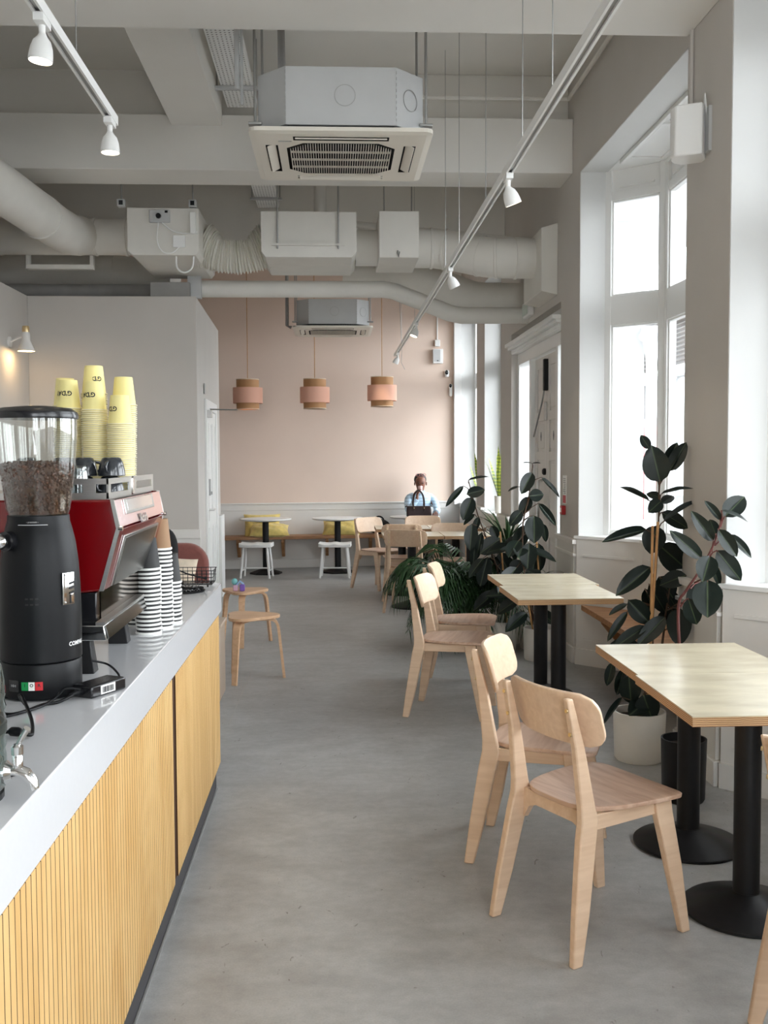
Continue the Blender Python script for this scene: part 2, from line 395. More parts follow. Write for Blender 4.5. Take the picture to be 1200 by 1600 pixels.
# kitchen wall and partition block on the left
struct(MB().box(-2.79, -2.67, -3.3, 9.2, 0, 2.96).build('wall_kitchen', M['wall']))
struct(MB().prism([(-2.67,9.19),(-1.205,9.19),(-1.285,11.66),(-2.67,11.66)], 0, 2.96).build('wall_partition', M['wall'], bevel=.004))
d = MB().box(-2.67, -1.19, 9.165, 9.19, .82, .90); d.box(-2.67, -1.19, 9.178, 9.19, .14, .82); d.box(-2.67,-1.19,9.17,9.19,0,.14); d.box(-2.6,-1.26,9.172,9.18,.70,.715)
struct(d.build('trim_partition_dado', M['trim'], bevel=.003))
d = MB().prism([(-1.285,11.3),(-1.235,11.3),(-1.245,11.69),(-1.30,11.69)], 0, .9)
struct(d.build('trim_partition_end', M['white'], bevel=.004))
# beams
bm_ = MB().box(-5.0, 1.8, 4.76, 5.2, 3.65, CEIL); struct(bm_.build('beam', M['ceil'], bevel=.006))
bm_ = MB().box(-5.0, 1.8, 7.70, 8.12, 3.65, 4.05); bm_.box(-5.0, 1.8, 7.86, 8.10, 4.05, CEIL); struct(bm_.build('beam', M['ceil'], bevel=.006))
struct(MB().box(-5.0, 1.8, 10.75, 11.15, 3.72, CEIL).build('beam', M['ceil'], bevel=.006))
struct(MB().box(-1.17, -.80, 5.2, 7.70, 3.97, CEIL).build('beam', M['ceil'], bevel=.006))
# right wall: piers, heads over the openings
OPENS = [(-3.1,-.5),(.0,1.77),(2.35,4.62),(5.2,7.47)]
rw = MB()
segs = [(-3.5,-3.1),(-.5,-.5+.5),(1.77,2.35),(4.62,5.2),(7.47,8.08),(10.34,10.98),(12.2,12.85),(14.5,15.2)]
for a, b in segs: rw.box(1.8, 2.0, a, b, 0, CEIL)
for a, b in OPENS: rw.box(1.8, 2.0, a, b, OPEN, CEIL)
rw.box(1.8, 2.0, 8.08, 10.34, 2.76, CEIL)
for a, b in ((10.98,12.2),(12.85,14.5)): rw.box(1.8, 2.0, a, b, OPEN, CEIL); rw.box(1.8, 2.0, a, b, 0, .86)
struct(rw.build('wall_right', M['wall']))
struct(MB().box(1.70, 1.8, 14.40, 14.55, .86, CEIL).build('trim_back_corner', M['white']))
# dado on the piers
d = MB()
for a, b in ((1.77,2.35),(4.62,5.2),(7.47,8.08),(10.34,10.98),(12.2,12.85)):
    d.box(1.772, 1.8, a+.02, b-.02, .12, .89); d.box(1.755, 1.8, a-.005, b+.005, .89, .925); d.box(1.762, 1.8, a, b, .80, .82)
for a, b in ((10.98,12.2),(12.85,14.4)): d.box(1.772, 1.8, a, b, .12, .86)
struct(d.build('trim_right_dado', M['trim'], bevel=.003))
d = MB()
for a, b in ((1.77,2.35),(4.62,5.2),(7.47,8.08),(10.34,14.4)): d.box(1.757, 1.8, a, b, 0, .12)
struct(d.build('baseboard_right', M['trim'], bevel=.004))
# wall behind the camera with an unseen window added to let daylight in
fw = MB().box(-5.2, -.15, -3.5, -3.3, 0, CEIL); fw.box(-.15, 2.0, -3.5, -3.3, 3.45, CEIL); fw.box(1.55,2.0,-3.5,-3.3,0,3.45); fw.box(-.15,1.55,-3.5,-3.3,0,.45)
struct(fw.build('wall_front', M['wall']))
wf = MB()
for x in (-.15, .66, 1.47): wf.box(x, x+.08, -3.44, -3.36, .45, 3.45)
for z in (.45, 3.37): wf.box(-.15, 1.55, -3.44, -3.36, z, z+.08)
w6 = struct(wf.build('window_6', M['white'], bevel=.004))
for x in (-.07, .74): MB().box(x, x+.73, -3.405, -3.395, .53, 3.37).build('pane', M['glass'], w6)

def seg_box(mb, p, q, t0, t1, o0, o1, z0, z1):
    """box along the plan segment p-q from fraction distance t0 to t1 (metres), offsets o0..o1 to its left"""
    p, q = Vector((*p,0)), Vector((*q,0)); u = (q-p).normalized(); n = Vector((-u.y,u.x,0)); L = (q-p).length
    if t1 <= 0: t1 = L + t1
    a, b = p+u*t0, p+u*t1
    return mb.prism([(a+n*o0)[:2], (b+n*o0)[:2], (b+n*o1)[:2], (a+n*o1)[:2]], z0, z1)
def bay(n, y0, y1, bench=False):
    A, B, Cc, Dd = (2.0,y1+.03), (2.36,y1-.31), (2.36,y0+.31), (2.0,y0-.03)
    root = struct(thing('window_%d' % n, None, None, (2.0,(y0+y1)/2,.93))); del_label(root)
    panes = []
    fr = MB()
    for p, q in ((A,B),(B,Cc),(Cc,Dd)):
        L = (Vector(q)-Vector(p)).length
        seg_box(fr, p, q, 0, .06, -.035, .035, .93, OPEN); seg_box(fr, p, q, L-.06, L, -.035, .035, .93, OPEN)
        seg_box(fr, p, q, .06, L-.06, -.03, .03, .93, .985)
        seg_box(fr, p, q, .06, L-.06, -.035, .035, 2.49, 2.70); seg_box(fr, p, q, .06, L-.06, -.03, .03, 3.385, 3.44)
        seg_box(fr, p, q, .06, L-.06, -.012, .012, 3.44, OPEN)
        spans = [(.06, L-.06)]
        if L > 1: seg_box(fr, p, q, L/2-.03, L/2+.03, -.03, .03, .985, 2.49); seg_box(fr, p, q, L/2-.03, L/2+.03, -.03, .03, 2.70, 3.385); spans = [(.06,L/2-.03),(L/2+.03,L-.06)]
        for a, b in spans:
            for z0, z1 in ((.985,2.49),(2.70,3.385)):
                for e0, e1, f0, f1 in ((a,a+.014,z0,z1),(b-.014,b,z0,z1),(a+.014,b-.014,z0,z0+.014),(a+.014,b-.014,z1-.014,z1)):
                    seg_box(fr, p, q, e0, e1, -.02, .02, f0, f1)
                panes.append(seg_box(MB(), p, q, a+.004, b-.004, -.004, .004, z0+.004, z1-.004))
            seg_box(fr, p, q, a+.05, b-.05, -.02, .02, 3.47, 3.485)
    fr.build('frame', M['white'], root, bevel=.003)
    for m_ in panes: m_.build('pane', M['glass'], root)
    ch = [(1.785,y1-.01),(2.16,y1-.40),(2.16,y0+.40),(1.785,y0+.01)]
    dm = MB().prism(ch + [(2.0,y0-.02),(2.40,y0+.29),(2.40,y1-.29),(2.0,y1+.02)], 0, .93)
    for p, q in zip(ch, ch[1:]):
        seg_box(dm, p, q, 0, 0, -.016, .0, 0, .12); seg_box(dm, p, q, .06, -.06, -.008, 0, .80, .82); seg_box(dm, p, q, .06, -.06, -.008, 0, .18, .20)
    dm.build('dado_panel', M['trim'], root, bevel=.002)
    sl = MB().prism([(1.765,y1+.0),(2.14,y1-.41),(2.14,y0+.41),(1.765,y0),(2.0,y0-.02),(2.40,y0+.29),(2.40,y1-.29),(2.0,y1+.02)], .93, .955)
    sl.build('sill', M['white'], root, bevel=.004)
    so = MB().prism([(2.0,y1+.02),(2.42,y1-.28),(2.42,y0+.28),(2.0,y0-.02)], OPEN, OPEN+.1)
    for k in range(2):
        a, b = y0+.36+k*(y1-y0-.68)/2, y0+.30+(k+1)*(y1-y0-.68)/2
        for x0, x1, c0, c1 in ((2.04,2.055,a,b),(2.27,2.285,a,b),(2.055,2.27,a,a+.015),(2.055,2.27,b-.015,b)): so.box(x0,x1,c0,c1,OPEN-.014,OPEN)
    for x in (2.005, 2.32): so.box(x, x+.02, y0+.3, y1-.3, OPEN-.03, OPEN)
    so.build('soffit', M['white'], root, bevel=.003)
    # side reveals are painted white
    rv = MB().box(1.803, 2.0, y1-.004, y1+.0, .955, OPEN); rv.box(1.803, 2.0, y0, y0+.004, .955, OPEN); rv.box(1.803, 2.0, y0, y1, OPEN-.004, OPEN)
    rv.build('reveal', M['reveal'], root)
    # roof of the bay and white shell outside
    ex = MB().prism([(2.0,y1+.1),(2.45,y1-.25),(2.45,y0+.25),(2.0,y0-.1)], OPEN+.1, OPEN+.25)
    ex.build('bay_roof', M['ext'], root)
    return root
def del_label(o):
    for k in ('label', 'category'):
        if k in o: del o[k]
bay(1, 5.2, 7.47); bay(2, 2.35, 4.62); bay(3, 0.0, 1.77); bay(7, -3.1, -.5)
def flat_window(n, y0, y1):
    root = struct(thing('window_%d' % n, None, None, (1.95,(y0+y1)/2,.86)))
    fr = MB()
    x0, x1 = 2.0, 2.06
    for a, b, c, e in ((y0-.02,y0+.07,.86,OPEN),(y1-.07,y1+.02,.86,OPEN)): fr.box(x0,x1,a,b,c,e)
    for c, e in ((.86,.93),(2.49,2.70),(3.40,OPEN)): fr.box(x0,x1,y0+.07,y1-.07,c,e)
    fr.build('frame', M['white'], root, bevel=.003)
    for c, e in ((.93,2.49),(2.70,3.40)): MB().box(2.026,2.034,y0+.07,y1-.07,c,e).build('pane', M['glass'], root)
    MB().box(1.77,2.0,y0,y1,.86,.885).build('sill', M['white'], root, bevel=.004)
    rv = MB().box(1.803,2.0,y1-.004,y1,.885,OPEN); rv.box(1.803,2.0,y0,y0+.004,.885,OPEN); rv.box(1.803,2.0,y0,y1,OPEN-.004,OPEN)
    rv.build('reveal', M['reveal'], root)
flat_window(4, 10.98, 12.2); flat_window(5, 12.85, 14.5)

# ---------------------------------------------------------------- street door in the right wall
dr = struct(thing('door_1', None, None, (1.9,9.2,0)))
f = MB()
for a, b in ((8.10,8.16),(8.47,8.54),(9.62,9.70),(10.25,10.32)): f.box(1.86,1.98,a,b,0,2.45)
f.box(1.86,1.98,8.10,10.32,2.45,2.56)
for a, b in ((8.16,8.47),(9.70,10.25)): f.box(1.87,1.97,a,b,0,.72)
f.box(1.88,2.0,8.08,10.34,2.56,2.76)
f.build('frame', M['white'], dr, bevel=.004)
c_ = MB().box(1.80,1.98,8.085,10.335,2.56,2.60); c_.box(1.76,1.98,8.085,10.335,2.60,2.625); c_.box(1.73,1.98,8.085,10.335,2.625,2.66)
for k in range(44): c_.box(1.79,1.80,8.12+k*.05,8.145+k*.05,2.565,2.595)
c_.build('cornice', M['white'], dr, bevel=.004)
for a, b in ((8.16,8.47),(9.70,10.25)): MB().box(1.915,1.923,a,b,.72,2.45).build('pane', M['glass'], dr)
for i, (a, b) in enumerate(((8.545,9.078),(9.084,9.615))):
    lf = MB().box(1.915,1.95,a,b,.01,2.44)
    for z0, z1 in ((.01,.16),(.82,.92),(1.50,1.58),(1.86,1.94),(2.34,2.44)): lf.box(1.9005,1.915,a+.10,b-.10,z0,z1)
    for y0, y1 in ((a,a+.10),(b-.10,b)): lf.box(1.90,1.915,y0,y1,.01,2.44)
    for z0, z1 in ((.16,.82),(.92,1.50),(1.58,1.86),(1.94,2.34)): lf.box(1.905,1.915,a+.13,b-.13,z0+.03,z1-.03)
    L_ = lf.build('leaf', M['trim'], dr, bevel=.003)
    ymid = (a+b)/2
    MB().lathe([(0,0),(.016,0),(.016,.003),(0,.003)], (1.904,ymid,1.72), 4, Matrix.Rotation(R(-90),3,'Y') @ Matrix.Scale(2.6,3,(1,0,0))).build('emblem', M['emblem'], L_)
hb = MB().tube([(1.88,9.16,.86),(1.84,9.16,.86),(1.84,9.16,1.32),(1.88,9.16,1.32)], .014); hb.tube([(1.84,9.16,1.18),(1.84,9.03,1.18)], .012)
hb.build('handle', M['steel'], dr, smooth=40)
MB().lathe([(0,0),(.03,0),(.03,.02),(.018,.03),(0,.03)], (1.90,9.13,1.40), 16, Matrix.Rotation(R(-90),3,'Y')).build('lock', M['black'], dr, smooth=40)
MB().box(1.86,1.90,9.02,9.075,2.12,2.40).build('door_closer', M['black'], dr, bevel=.006)
MB().tube([(1.87,9.06,2.12),(1.86,9.10,2.02),(1.85,9.42,1.72)], .008).build('closer_arm', M['rod'], dr, smooth=40)
MB().box(1.875,1.90,9.07,9.10,1.86,2.02).build('bolt', M['steel'], dr, bevel=.003)
# ---------------------------------------------------------------- inner door in the partition
PX = lambda y: -1.205-.0324*(y-9.19)
d2 = struct(thing('door_2', None, None, (-1.22,10.5,0)))
def pbox(mb, y0, y1, x0, x1, z0, z1):
    return mb.prism([(PX(y0)+x0,y0),(PX(y0)+x1,y0),(PX(y1)+x1,y1),(PX(y1)+x0,y1)], z0, z1)
f = MB(); pbox(f,9.85,9.96,0,.022,0,2.10); pbox(f,10.98,11.09,0,.022,0,2.10); pbox(f,9.96,10.98,0,.022,2.0,2.10); f.build('frame', M['white'], d2, bevel=.004)
f = MB(); pbox(f,9.965,10.975,.001,.010,.01,1.995)
for a, b, c, e in ((10.08,10.44,.2,.85),(10.52,10.87,.2,.85),(10.08,10.44,1.0,1.88),(10.52,10.87,1.0,1.88)):
    for g in ((a,a+.02,c,e),(b-.02,b,c,e),(a+.02,b-.02,c,c+.02),(a+.02,b-.02,e-.02,e)): pbox(f,g[0],g[1],.010,.017,g[2],g[3])
f.build('leaf', M['white'], d2, bevel=.002)
x = PX(10.05)
f = MB().box(x+.010,x+.018,10.03,10.06,.92,1.10); f.tube([(x+.018,10.045,1.03),(x+.06,10.045,1.03),(x+.06,10.16,1.03)], .009); f.build('handle', M['steel'], d2, smooth=40)
f = MB().box(x+.010,x+.035,10.025,10.065,1.17,1.33); f.box(x+.035,x+.05,10.03,10.06,1.18,1.21); f.build('key_box', M['rod'], d2, bevel=.003)
MB().box(x+.012,x+.016,10.02,10.05,1.45,1.52).build('sign_plate', M['rod'], d2)
f = MB().box(PX(9.9)+.022,PX(9.9)+.07,9.88,9.94,1.92,1.99); f.build('door_closer', M['steel'], d2, bevel=.004)
MB().tube([(PX(9.95)+.05,9.91,2.0),(PX(9.95)+.30,10.02,2.0)], .007).build('closer_arm', M['steel'], d2, smooth=40)
MB().box(PX(9.6)+.001,PX(9.6)+.008,9.77,9.85,2.14,2.24).build('call_plate', M['rod'], d2, bevel=.002)

# ---------------------------------------------------------------- outside the windows
st = struct(MB().box(2.0, 40, -25, 45, -.2, -.1).build('ground_outside', M['street']))
po = tag(MB().box(2.0, 2.43, 7.95, 8.06, -.1, 4.9).build('porch_wall', M['ext']), kind='structure')
c_ = MB().box(2.0,2.5,7.90,7.95,3.30,3.34); c_.box(2.0,2.5,7.87,7.95,3.34,3.38); c_.build('porch_moulding', M['ext'], po, bevel=.005)
tag(MB().box(2.46,4.1,-3.5,22,3.95,4.08).build('added_sky_shade', M['ext']), kind='structure')  # slab added to block the high sky from the bay reveals
col = thing('porch_column', 'white column with a scrolled capital standing outside the far bay window', 'column', (2.47,7.9,-.1))
MB().lathe([(.06,-.1),(.06,.05),(.045,.08),(.042,2.12),(.05,2.13),(.05,2.16),(.04,2.17),(.045,2.30),(.05,2.36)], (2.47,7.9,0), 20).build('shaft', M['ext'], col, smooth=40)
cp = MB().box(2.40,2.54,7.83,7.97,2.50,2.54); cp.lathe([(.045,2.30),(.06,2.38),(.075,2.46),(.065,2.50)], (2.47,7.9,0), 20)
for sx in (-1,1):
    for k in range(2): cp.lathe([(.04-.014*k,-.03-.008*k),(.04-.014*k,.03+.008*k)], (2.47+sx*.07,7.84,2.46), 16, Matrix.Rotation(R(90),3,'X'))
cp.build('capital', M['ext'], col, smooth=40)
ar = MB()
rin, rout = 1.20, 1.30
pts_in = arc((6.335,2.6), rin, 0, 180, 32, 'yz', 2.44); pts_out = arc((6.335,2.6), rout, 0, 180, 32, 'yz', 2.44)
rings = [[Vector(a), Vector(b), Vector(b)+Vector((.10,0,0)), Vector(a)+Vector((.10,0,0))] for a, b in zip(pts_in, pts_out)]
ar.loft(rings)
ar.box(2.44,2.54,7.535,7.635,-.1,2.6); ar.box(2.44,2.54,5.035,5.135,-.1,2.6)
tag(ar.build('porch_arch', M['ext'], smooth=30), 'white arch rising outside the front of the far bay window', 'arch')
op = thing('shop_building', 'dark shop building with shutters seen across the street through the bay window', 'building', (8.0,26,-.1))
MB().box(8.0,9,18,40,-.1,5.0).build('wall', M['bldg'], op)
for k in range(13): MB().extrude([(7.86,18,3.60+k*.1),(8.0,18,3.58+k*.1),(8.0,18,3.67+k*.1)], (0,22,0)).build('slat', M['shutter'], op)
MB().box(7.75,8.0,18,40,3.36,3.56).build('fascia', M['ext'], op)
for k, y in enumerate((22.2,23.6,24.45,26.0)): MB().box(7.85,8.0,y,y+.12,-.1,3.36).build('post', M['ext'], op)
for a, b_, c in ((22.35,23.55,(.16,.18,.19)),(23.75,24.40,(.14,.16,.17))): MB().box(7.95,8.02,a,b_,.6,3.3).build('shop_window', mat('shop_glass', c, .15), op)
MB().box(7.94,8.02,24.6,25.95,2.45,3.3).build('shop_window', mat('dark_shop_glass', (.02,.02,.02), .2), op)
MB().box(7.90,8.02,24.6,25.95,-.1,2.25).build('shop_door', M['shopred'], op, bevel=.02)
MB().tube([(7.84,23.65,2.1),(7.3,23.4,3.2)], .025, 8).build('awning_arm', M['ext'], op, smooth=40)

# ---------------------------------------------------------------- ducts and services under the ceiling
DM = M['duct']
def duct(name, pts, r_, label, m=None, rings=(), seg=24):
    o = MB().tube(pts, r_, seg).build(name, m or DM, smooth=40)
    for p, t, in rings:
        p = Vector(p); t = Vector(t).normalized()
        MB().tube([p-t*.012, p-t*.010, p+t*.010, p+t*.012], [r_, r_+.008, r_+.008, r_], seg).build('duct_collar', m or DM, o, smooth=40)
    return tag(o, label, 'duct')
duct('round_duct', [(-5.0,8.9,3.41),(-1.64,8.9,3.41)], .15, 'white round duct running left from the box with the dial controller', rings=[((-2.95,8.9,3.41),(1,0,0)),((-2.80,8.9,3.41),(1,0,0)),((-1.74,8.9,3.41),(1,0,0)),((-2.0,8.9,3.41),(1,0,0))])
duct('round_duct', [(-2.52,4.6,3.44),(-2.26,7.2,3.385),(-2.17,8.3,3.36),(-2.145,8.62,3.37),(-2.12,8.80,3.40)], .165, 'thick white round duct coming towards the camera under the beam', rings=[((-2.2,7.95,3.365),(.1,1,0))])
duct('round_duct', [(-3.6,10.1,3.33),(-2.1,10.1,3.33),(-1.5,10.0,3.25)], .16, 'white duct low behind the left round duct, on a strut bracket', rings=[((-2.1,10.1,3.33),(1,0,0))])
b = thing('duct_silencer', 'white sheet metal duct box with a dial controller and chamfered base', 'duct box', (-1.355,8.9,3.17))
MB().extrude([(-1.64,8.4,3.54),(-1.07,8.4,3.54),(-1.07,8.4,3.20),(-1.10,8.4,3.165),(-1.60,8.4,3.165),(-1.64,8.4,3.20)], (0,1.1,0)).build('casing', DM, b, bevel=.004)
c_ = MB().box(-1.46,-1.295,8.375,8.4,3.42,3.52); c_.build('controller', M['galv'], b, bevel=.004)
MB().lathe([(0,0),(.022,0),(.020,.018),(0,.018)], (-1.385,8.375,3.47), 16, Matrix.Rotation(R(90),3,'X')).build('dial', M['black'], b, smooth=40)
MB().box(-1.335,-1.312,8.372,8.376,3.495,3.513).build('display', M['black'], b)
MB().box(-1.275,-1.18,8.382,8.4,3.225,3.32).build('switch_plate', M['wplastic'], b, bevel=.004)
MB().tube(smooth_path([(-1.39,8.39,3.42),(-1.40,8.38,3.28),(-1.36,8.375,3.19),(-1.28,8.375,3.18),(-1.215,8.39,3.24)]), .005).build('cable', M['wplastic'], b, smooth=40)
MB().tube(smooth_path([(-1.36,8.39,3.42),(-1.27,8.38,3.35),(-1.15,8.385,3.335),(-1.08,8.39,3.35)]), .005).build('cable', M['wplastic'], b, smooth=40)
MB().box(-1.135,-1.09,8.36,8.4,3.33,3.50).build('terminal_box', M['wplastic'], b, bevel=.003)
MB().tube(smooth_path([(-1.26,8.45,3.17),(-1.25,8.42,3.07),(-1.19,8.41,3.03),(-1.13,8.42,3.07),(-1.12,8.45,3.17)]), .007).build('cable', M['wplastic'], b, smooth=40)
for x in (-1.68,-1.115):
    MB().tube([(x,8.40,CEIL),(x,8.40,3.55)], .006).build('hanger_rod', M['rod'], b)
    MB().box(x-.03,x+.03,8.37,8.43,3.545,3.60).build('hanger_bracket', M['galv'], b, bevel=.003)
    MB().box(x-.016,x+.016,8.365,8.371,3.555,3.59).build('hanger_clip', M['black'], b)
# crumpled flexible hose
pts = []; rad = []
nn = 90
for i in range(nn+1):
    t = i/nn
    x = -1.09+.54*t; z = 3.34-.07*math.sin(PI*t); pts.append((x, 8.85, z))
    rad.append(.185 + .012*math.sin(i*1.9) + rnd.uniform(-.006,.006) - .02*math.sin(PI*t))
fx = MB().tube(pts, rad, 40)
for k, v in enumerate(fx.v):           # pinched folds along the top where the hose sags
    if v.z > 3.36: v.z -= .27*math.exp(-((v.x+.82)/.10)**2)*(v.z-3.30)/.2
tag(fx.build('flexible_duct', mat('crumpled_white_hose', srgb(226,223,214), .6, bump=.5, bscale=26), smooth=60), 'crumpled white flexible hose sagging between the two duct boxes', 'duct')
b = thing('duct_silencer', 'wide white duct box hung on two rods with a cross strut', 'duct box', (-.19,8.8,3.16))
MB().extrude([(-.575,8.4,3.52),(.197,8.4,3.52),(.197,8.4,3.20),(.16,8.4,3.155),(-.54,8.4,3.155),(-.575,8.4,3.20)], (0,.85,0)).build('casing', DM, b, bevel=.004)
for x in (-.44,.05): MB().tube([(x,8.385,CEIL),(x,8.385,3.22)], .007).build('hanger_rod', M['rod'], b)
MB().box(-.49,.10,8.375,8.395,3.245,3.262).build('strut', DM, b)
b = thing('duct_silencer', 'small white square duct box beside the round duct elbow', 'duct box', (.54,8.8,3.16))
MB().box(.38,.705,8.4,9.1,3.155,3.53).build('casing', DM, b, bevel=.006)
MB().tube([(.53,8.39,3.21),(.525,8.375,3.19),(.535,8.375,3.16),(.545,8.39,3.20)], .005).build('ring_pull', M['rod'], b, smooth=40)
for x in (.43,.66): MB().tube([(x,8.6,CEIL),(x,8.6,3.53)], .006).build('hanger_rod', M['rod'], b)
duct('connecting_duct', [(.197,8.8,3.31),(.38,8.8,3.31)], .15, 'short white duct joining the wide box to the square box')
duct('elbow_duct', [(.70,8.8,3.31),(.86,8.8,3.31),(.98,8.77,3.29),(1.15,8.68,3.24),(1.28,8.60,3.20),(1.40,8.56,3.185),(1.70,8.55,3.18)], .165, 'white segmented elbow duct running into the box on the window wall', rings=[((.84,8.8,3.31),(1,0,0)),((.96,8.775,3.294),(1,-.3,-.15)),((1.24,8.63,3.215),(1,-.5,-.3)),((1.36,8.57,3.19),(1,-.2,0)),((1.52,8.555,3.183),(1,0,0))])
b = thing('duct_box', 'white box on the window wall that ends the elbow duct', 'duct box', (1.74,8.55,2.83))
MB().extrude([(1.665,8.2,2.86),(1.80,8.2,2.83),(1.80,8.2,3.40),(1.665,8.2,3.36)], (0,.75,0)).build('casing', DM, b, bevel=.006)
duct('round_duct', [(.1,9.75,3.30),(.70,9.75,3.27),(.95,9.75,3.18),(1.30,9.75,3.05),(1.45,9.75,3.03),(1.80,9.75,3.03)], .15, 'painted duct sloping down behind the elbow duct to the window wall', M['duct'])
tag(MB().tube([(-1.30,9.5,3.075),(.47,9.5,3.075),(.56,9.5,3.06),(1.08,9.5,2.86),(1.18,9.5,2.84),(1.80,9.5,2.84)], .076, 20).build('low_pipe', M['duct'], smooth=40), 'long painted pipe above the pink wall that steps down towards the window', 'pipe')
tag(MB().tube([(-5.0,9.75,3.08),(-1.35,9.75,3.08)], .075, 16).build('dark_pipe', M['greyduct'], smooth=40), 'dark grey pipe running along the top of the partition', 'pipe')
tag(MB().box(-1.62,-1.27,9.28,9.48,2.965,3.10).build('junction_box', M['greyduct'], bevel=.005), 'grey box on top of the partition under the duct box', 'box')
tag(MB().box(-1.30,-1.18,9.35,9.42,2.97,3.22).build('pipe_bracket', M['galv'], bevel=.004), 'grey bracket on the partition corner holding the low pipe', 'bracket')
s_ = MB().box(-2.62,-2.05,9.0,9.06,3.16,3.20); s_.box(-2.62,-2.59,9.0,9.06,3.2,3.45); s_.box(-2.08,-2.05,9.0,9.06,3.2,3.45); tag(s_.build('strut_bracket', DM, bevel=.003), 'white strut bracket hanging under the left round duct', 'bracket')
tag(MB().tube([(.45,7.66,4.18),(1.70,7.66,4.18),(1.755,7.66,4.18),(1.755,7.60,4.18),(1.755,5.3,4.18)], .016).build('conduit', DM, smooth=40), 'thin white conduit along the beam turning at the window wall', 'conduit')
tag(MB().tube([(-.10,8.9,3.55),(-.10,8.9,CEIL)], .055, 16).build('drop_pipe', DM, smooth=40), 'white vertical pipe dropping from the ceiling to the wide duct box', 'pipe')
tag(MB().tube([(.02,9.4,3.66),(1.2,9.4,3.55),(1.8,9.4,3.5)], .03, 12).build('sloping_pipe', DM, smooth=40), 'thin white pipe sloping above the elbow duct', 'pipe')
# perforated cable trays
def tray(y0, y1, label):
    t = thing('cable_tray', label, 'cable tray', (-.65,(y0+y1)/2,4.1))
    x0, x1 = -.757, -.545; nx = 8; ny = int((y1-y0)/.032); p = MB()
    X = [x0+(x1-x0)*i/nx for i in range(nx+1)]; Y = [y0+(y1-y0)*j/ny for j in range(ny+1)]
    h = .0048
    for i in range(nx):
        for j in range(ny):
            cx, cy = (X[i]+X[i+1])/2, (Y[j]+Y[j+1])/2
            hx, hy = (h, h*1.5) if (i+j) % 2 == 0 else (h*1.2, h)
            q = [(X[i],Y[j]),(X[i+1],Y[j]),(X[i+1],Y[j+1]),(X[i],Y[j+1])]; c4 = [(cx-hx,cy-hy),(cx+hx,cy-hy),(cx+hx,cy+hy),(cx-hx,cy+hy)]
            p.add([(a,b2,4.10) for a,b2 in q]+[(a,b2,4.10) for a,b2 in c4], [(0,4,5,1),(1,5,6,2),(2,6,7,3),(3,7,4,0)])
    p.build('perforated_bed', M['wplastic'], t)
    s2 = MB().box(x0-.003,x0,y0,y1,4.10,4.15); s2.box(x1,x1+.003,y0,y1,4.10,4.15); s2.build('side_lip', M['wplastic'], t)
    MB().box(x0,x1,y0,y1,4.128,4.13).build('cable_bundle', M['greyduct'], t)
    for y in (y0+.55, y1-.45):
        MB().box(x0-.05,x1+.05,y,y+.04,4.075,4.098).build('bracket', M['galv'], t, bevel=.003)
        for x in (x0-.03,x1+.03): MB().tube([(x,y+.02,4.09),(x,y+.02,CEIL)], .006).build('hanger_rod', M['rod'], t)
tray(5.22, 7.69, 'white perforated cable tray between the two cross beams by the near air conditioner')
tray(8.13, 10.74, 'white perforated cable tray beyond the second cross beam')
for dx, lab in ((-.50,'grey vertical conduit beside the near air conditioner'),(-.475,'thin vertical conduit close against the grey one by the near air conditioner')):
    tag(MB().tube([(dx,5.6,CEIL),(dx,5.6,3.5 if dx < -.49 else 3.42)], .014 if dx < -.49 else .008).build('conduit', M['galv'], smooth=40), lab, 'conduit')
cb = MB()
for k in range(3): cb.tube([(-.44+.012*k,5.75,4.36),(-.36+.012*k,5.72,4.30-.01*k),(-.30+.01*k,5.70,4.18),(-.28+.01*k,5.70,3.98),(-.28+.012*k,5.72,3.56)], .010)
tag(cb.build('pipe_bundle', M['greyduct'], smooth=40), 'grey insulated pipes curving down into the top of the near air conditioner', 'pipes')

# ---------------------------------------------------------------- ceiling cassette air conditioners
def octagon(h, c): return [(-h+c,-h),(h-c,-h),(h,-h+c),(h,h-c),(h-c,h),(-h+c,h),(-h,h-c),(-h,-h+c)]
ac = thing('air_conditioner', 'large grey ceiling cassette air conditioner hung near the camera', 'air conditioner', (.05,5.81,3.20))
bd = MB().prism(octagon(.435,.15), .05, .345); bd.build('casing', M['galv'], ac, bevel=.003, local=True)
MB().prism(octagon(.42,.15), .03, .05).build('neck', M['darkhole'], ac, local=True)
for (cx, cy, a) in ((.02,-.436,0),(.362,-.362,45)):
    ri = MB(); mm = Matrix.Rotation(R(a),3,'Z') @ Matrix.Rotation(R(90),3,'X')
    ri.lathe([(.052,0),(.055,.0),(.055,.002),(.052,.002)], (cx,cy,.20), 28, mm, cap=False); ri.build('knockout', M['rod'], ac, local=True)
for sx in (-1,1):
    dsh = MB()
    for k in range(9): dsh.box(sx*.285-.002,sx*.285+.002,-.438,-.434,.07+k*.03,.085+k*.03)
    dsh.build('seam', M['rod'], ac, local=True)
pn = MB()
H = .475
pn.loft([[Vector((x*s,y*s,z)) for x,y in rrect(-H,H,-H,H,.05)] for s,z in ((1,.028),(1,.008),(.93,0))], cap=False)
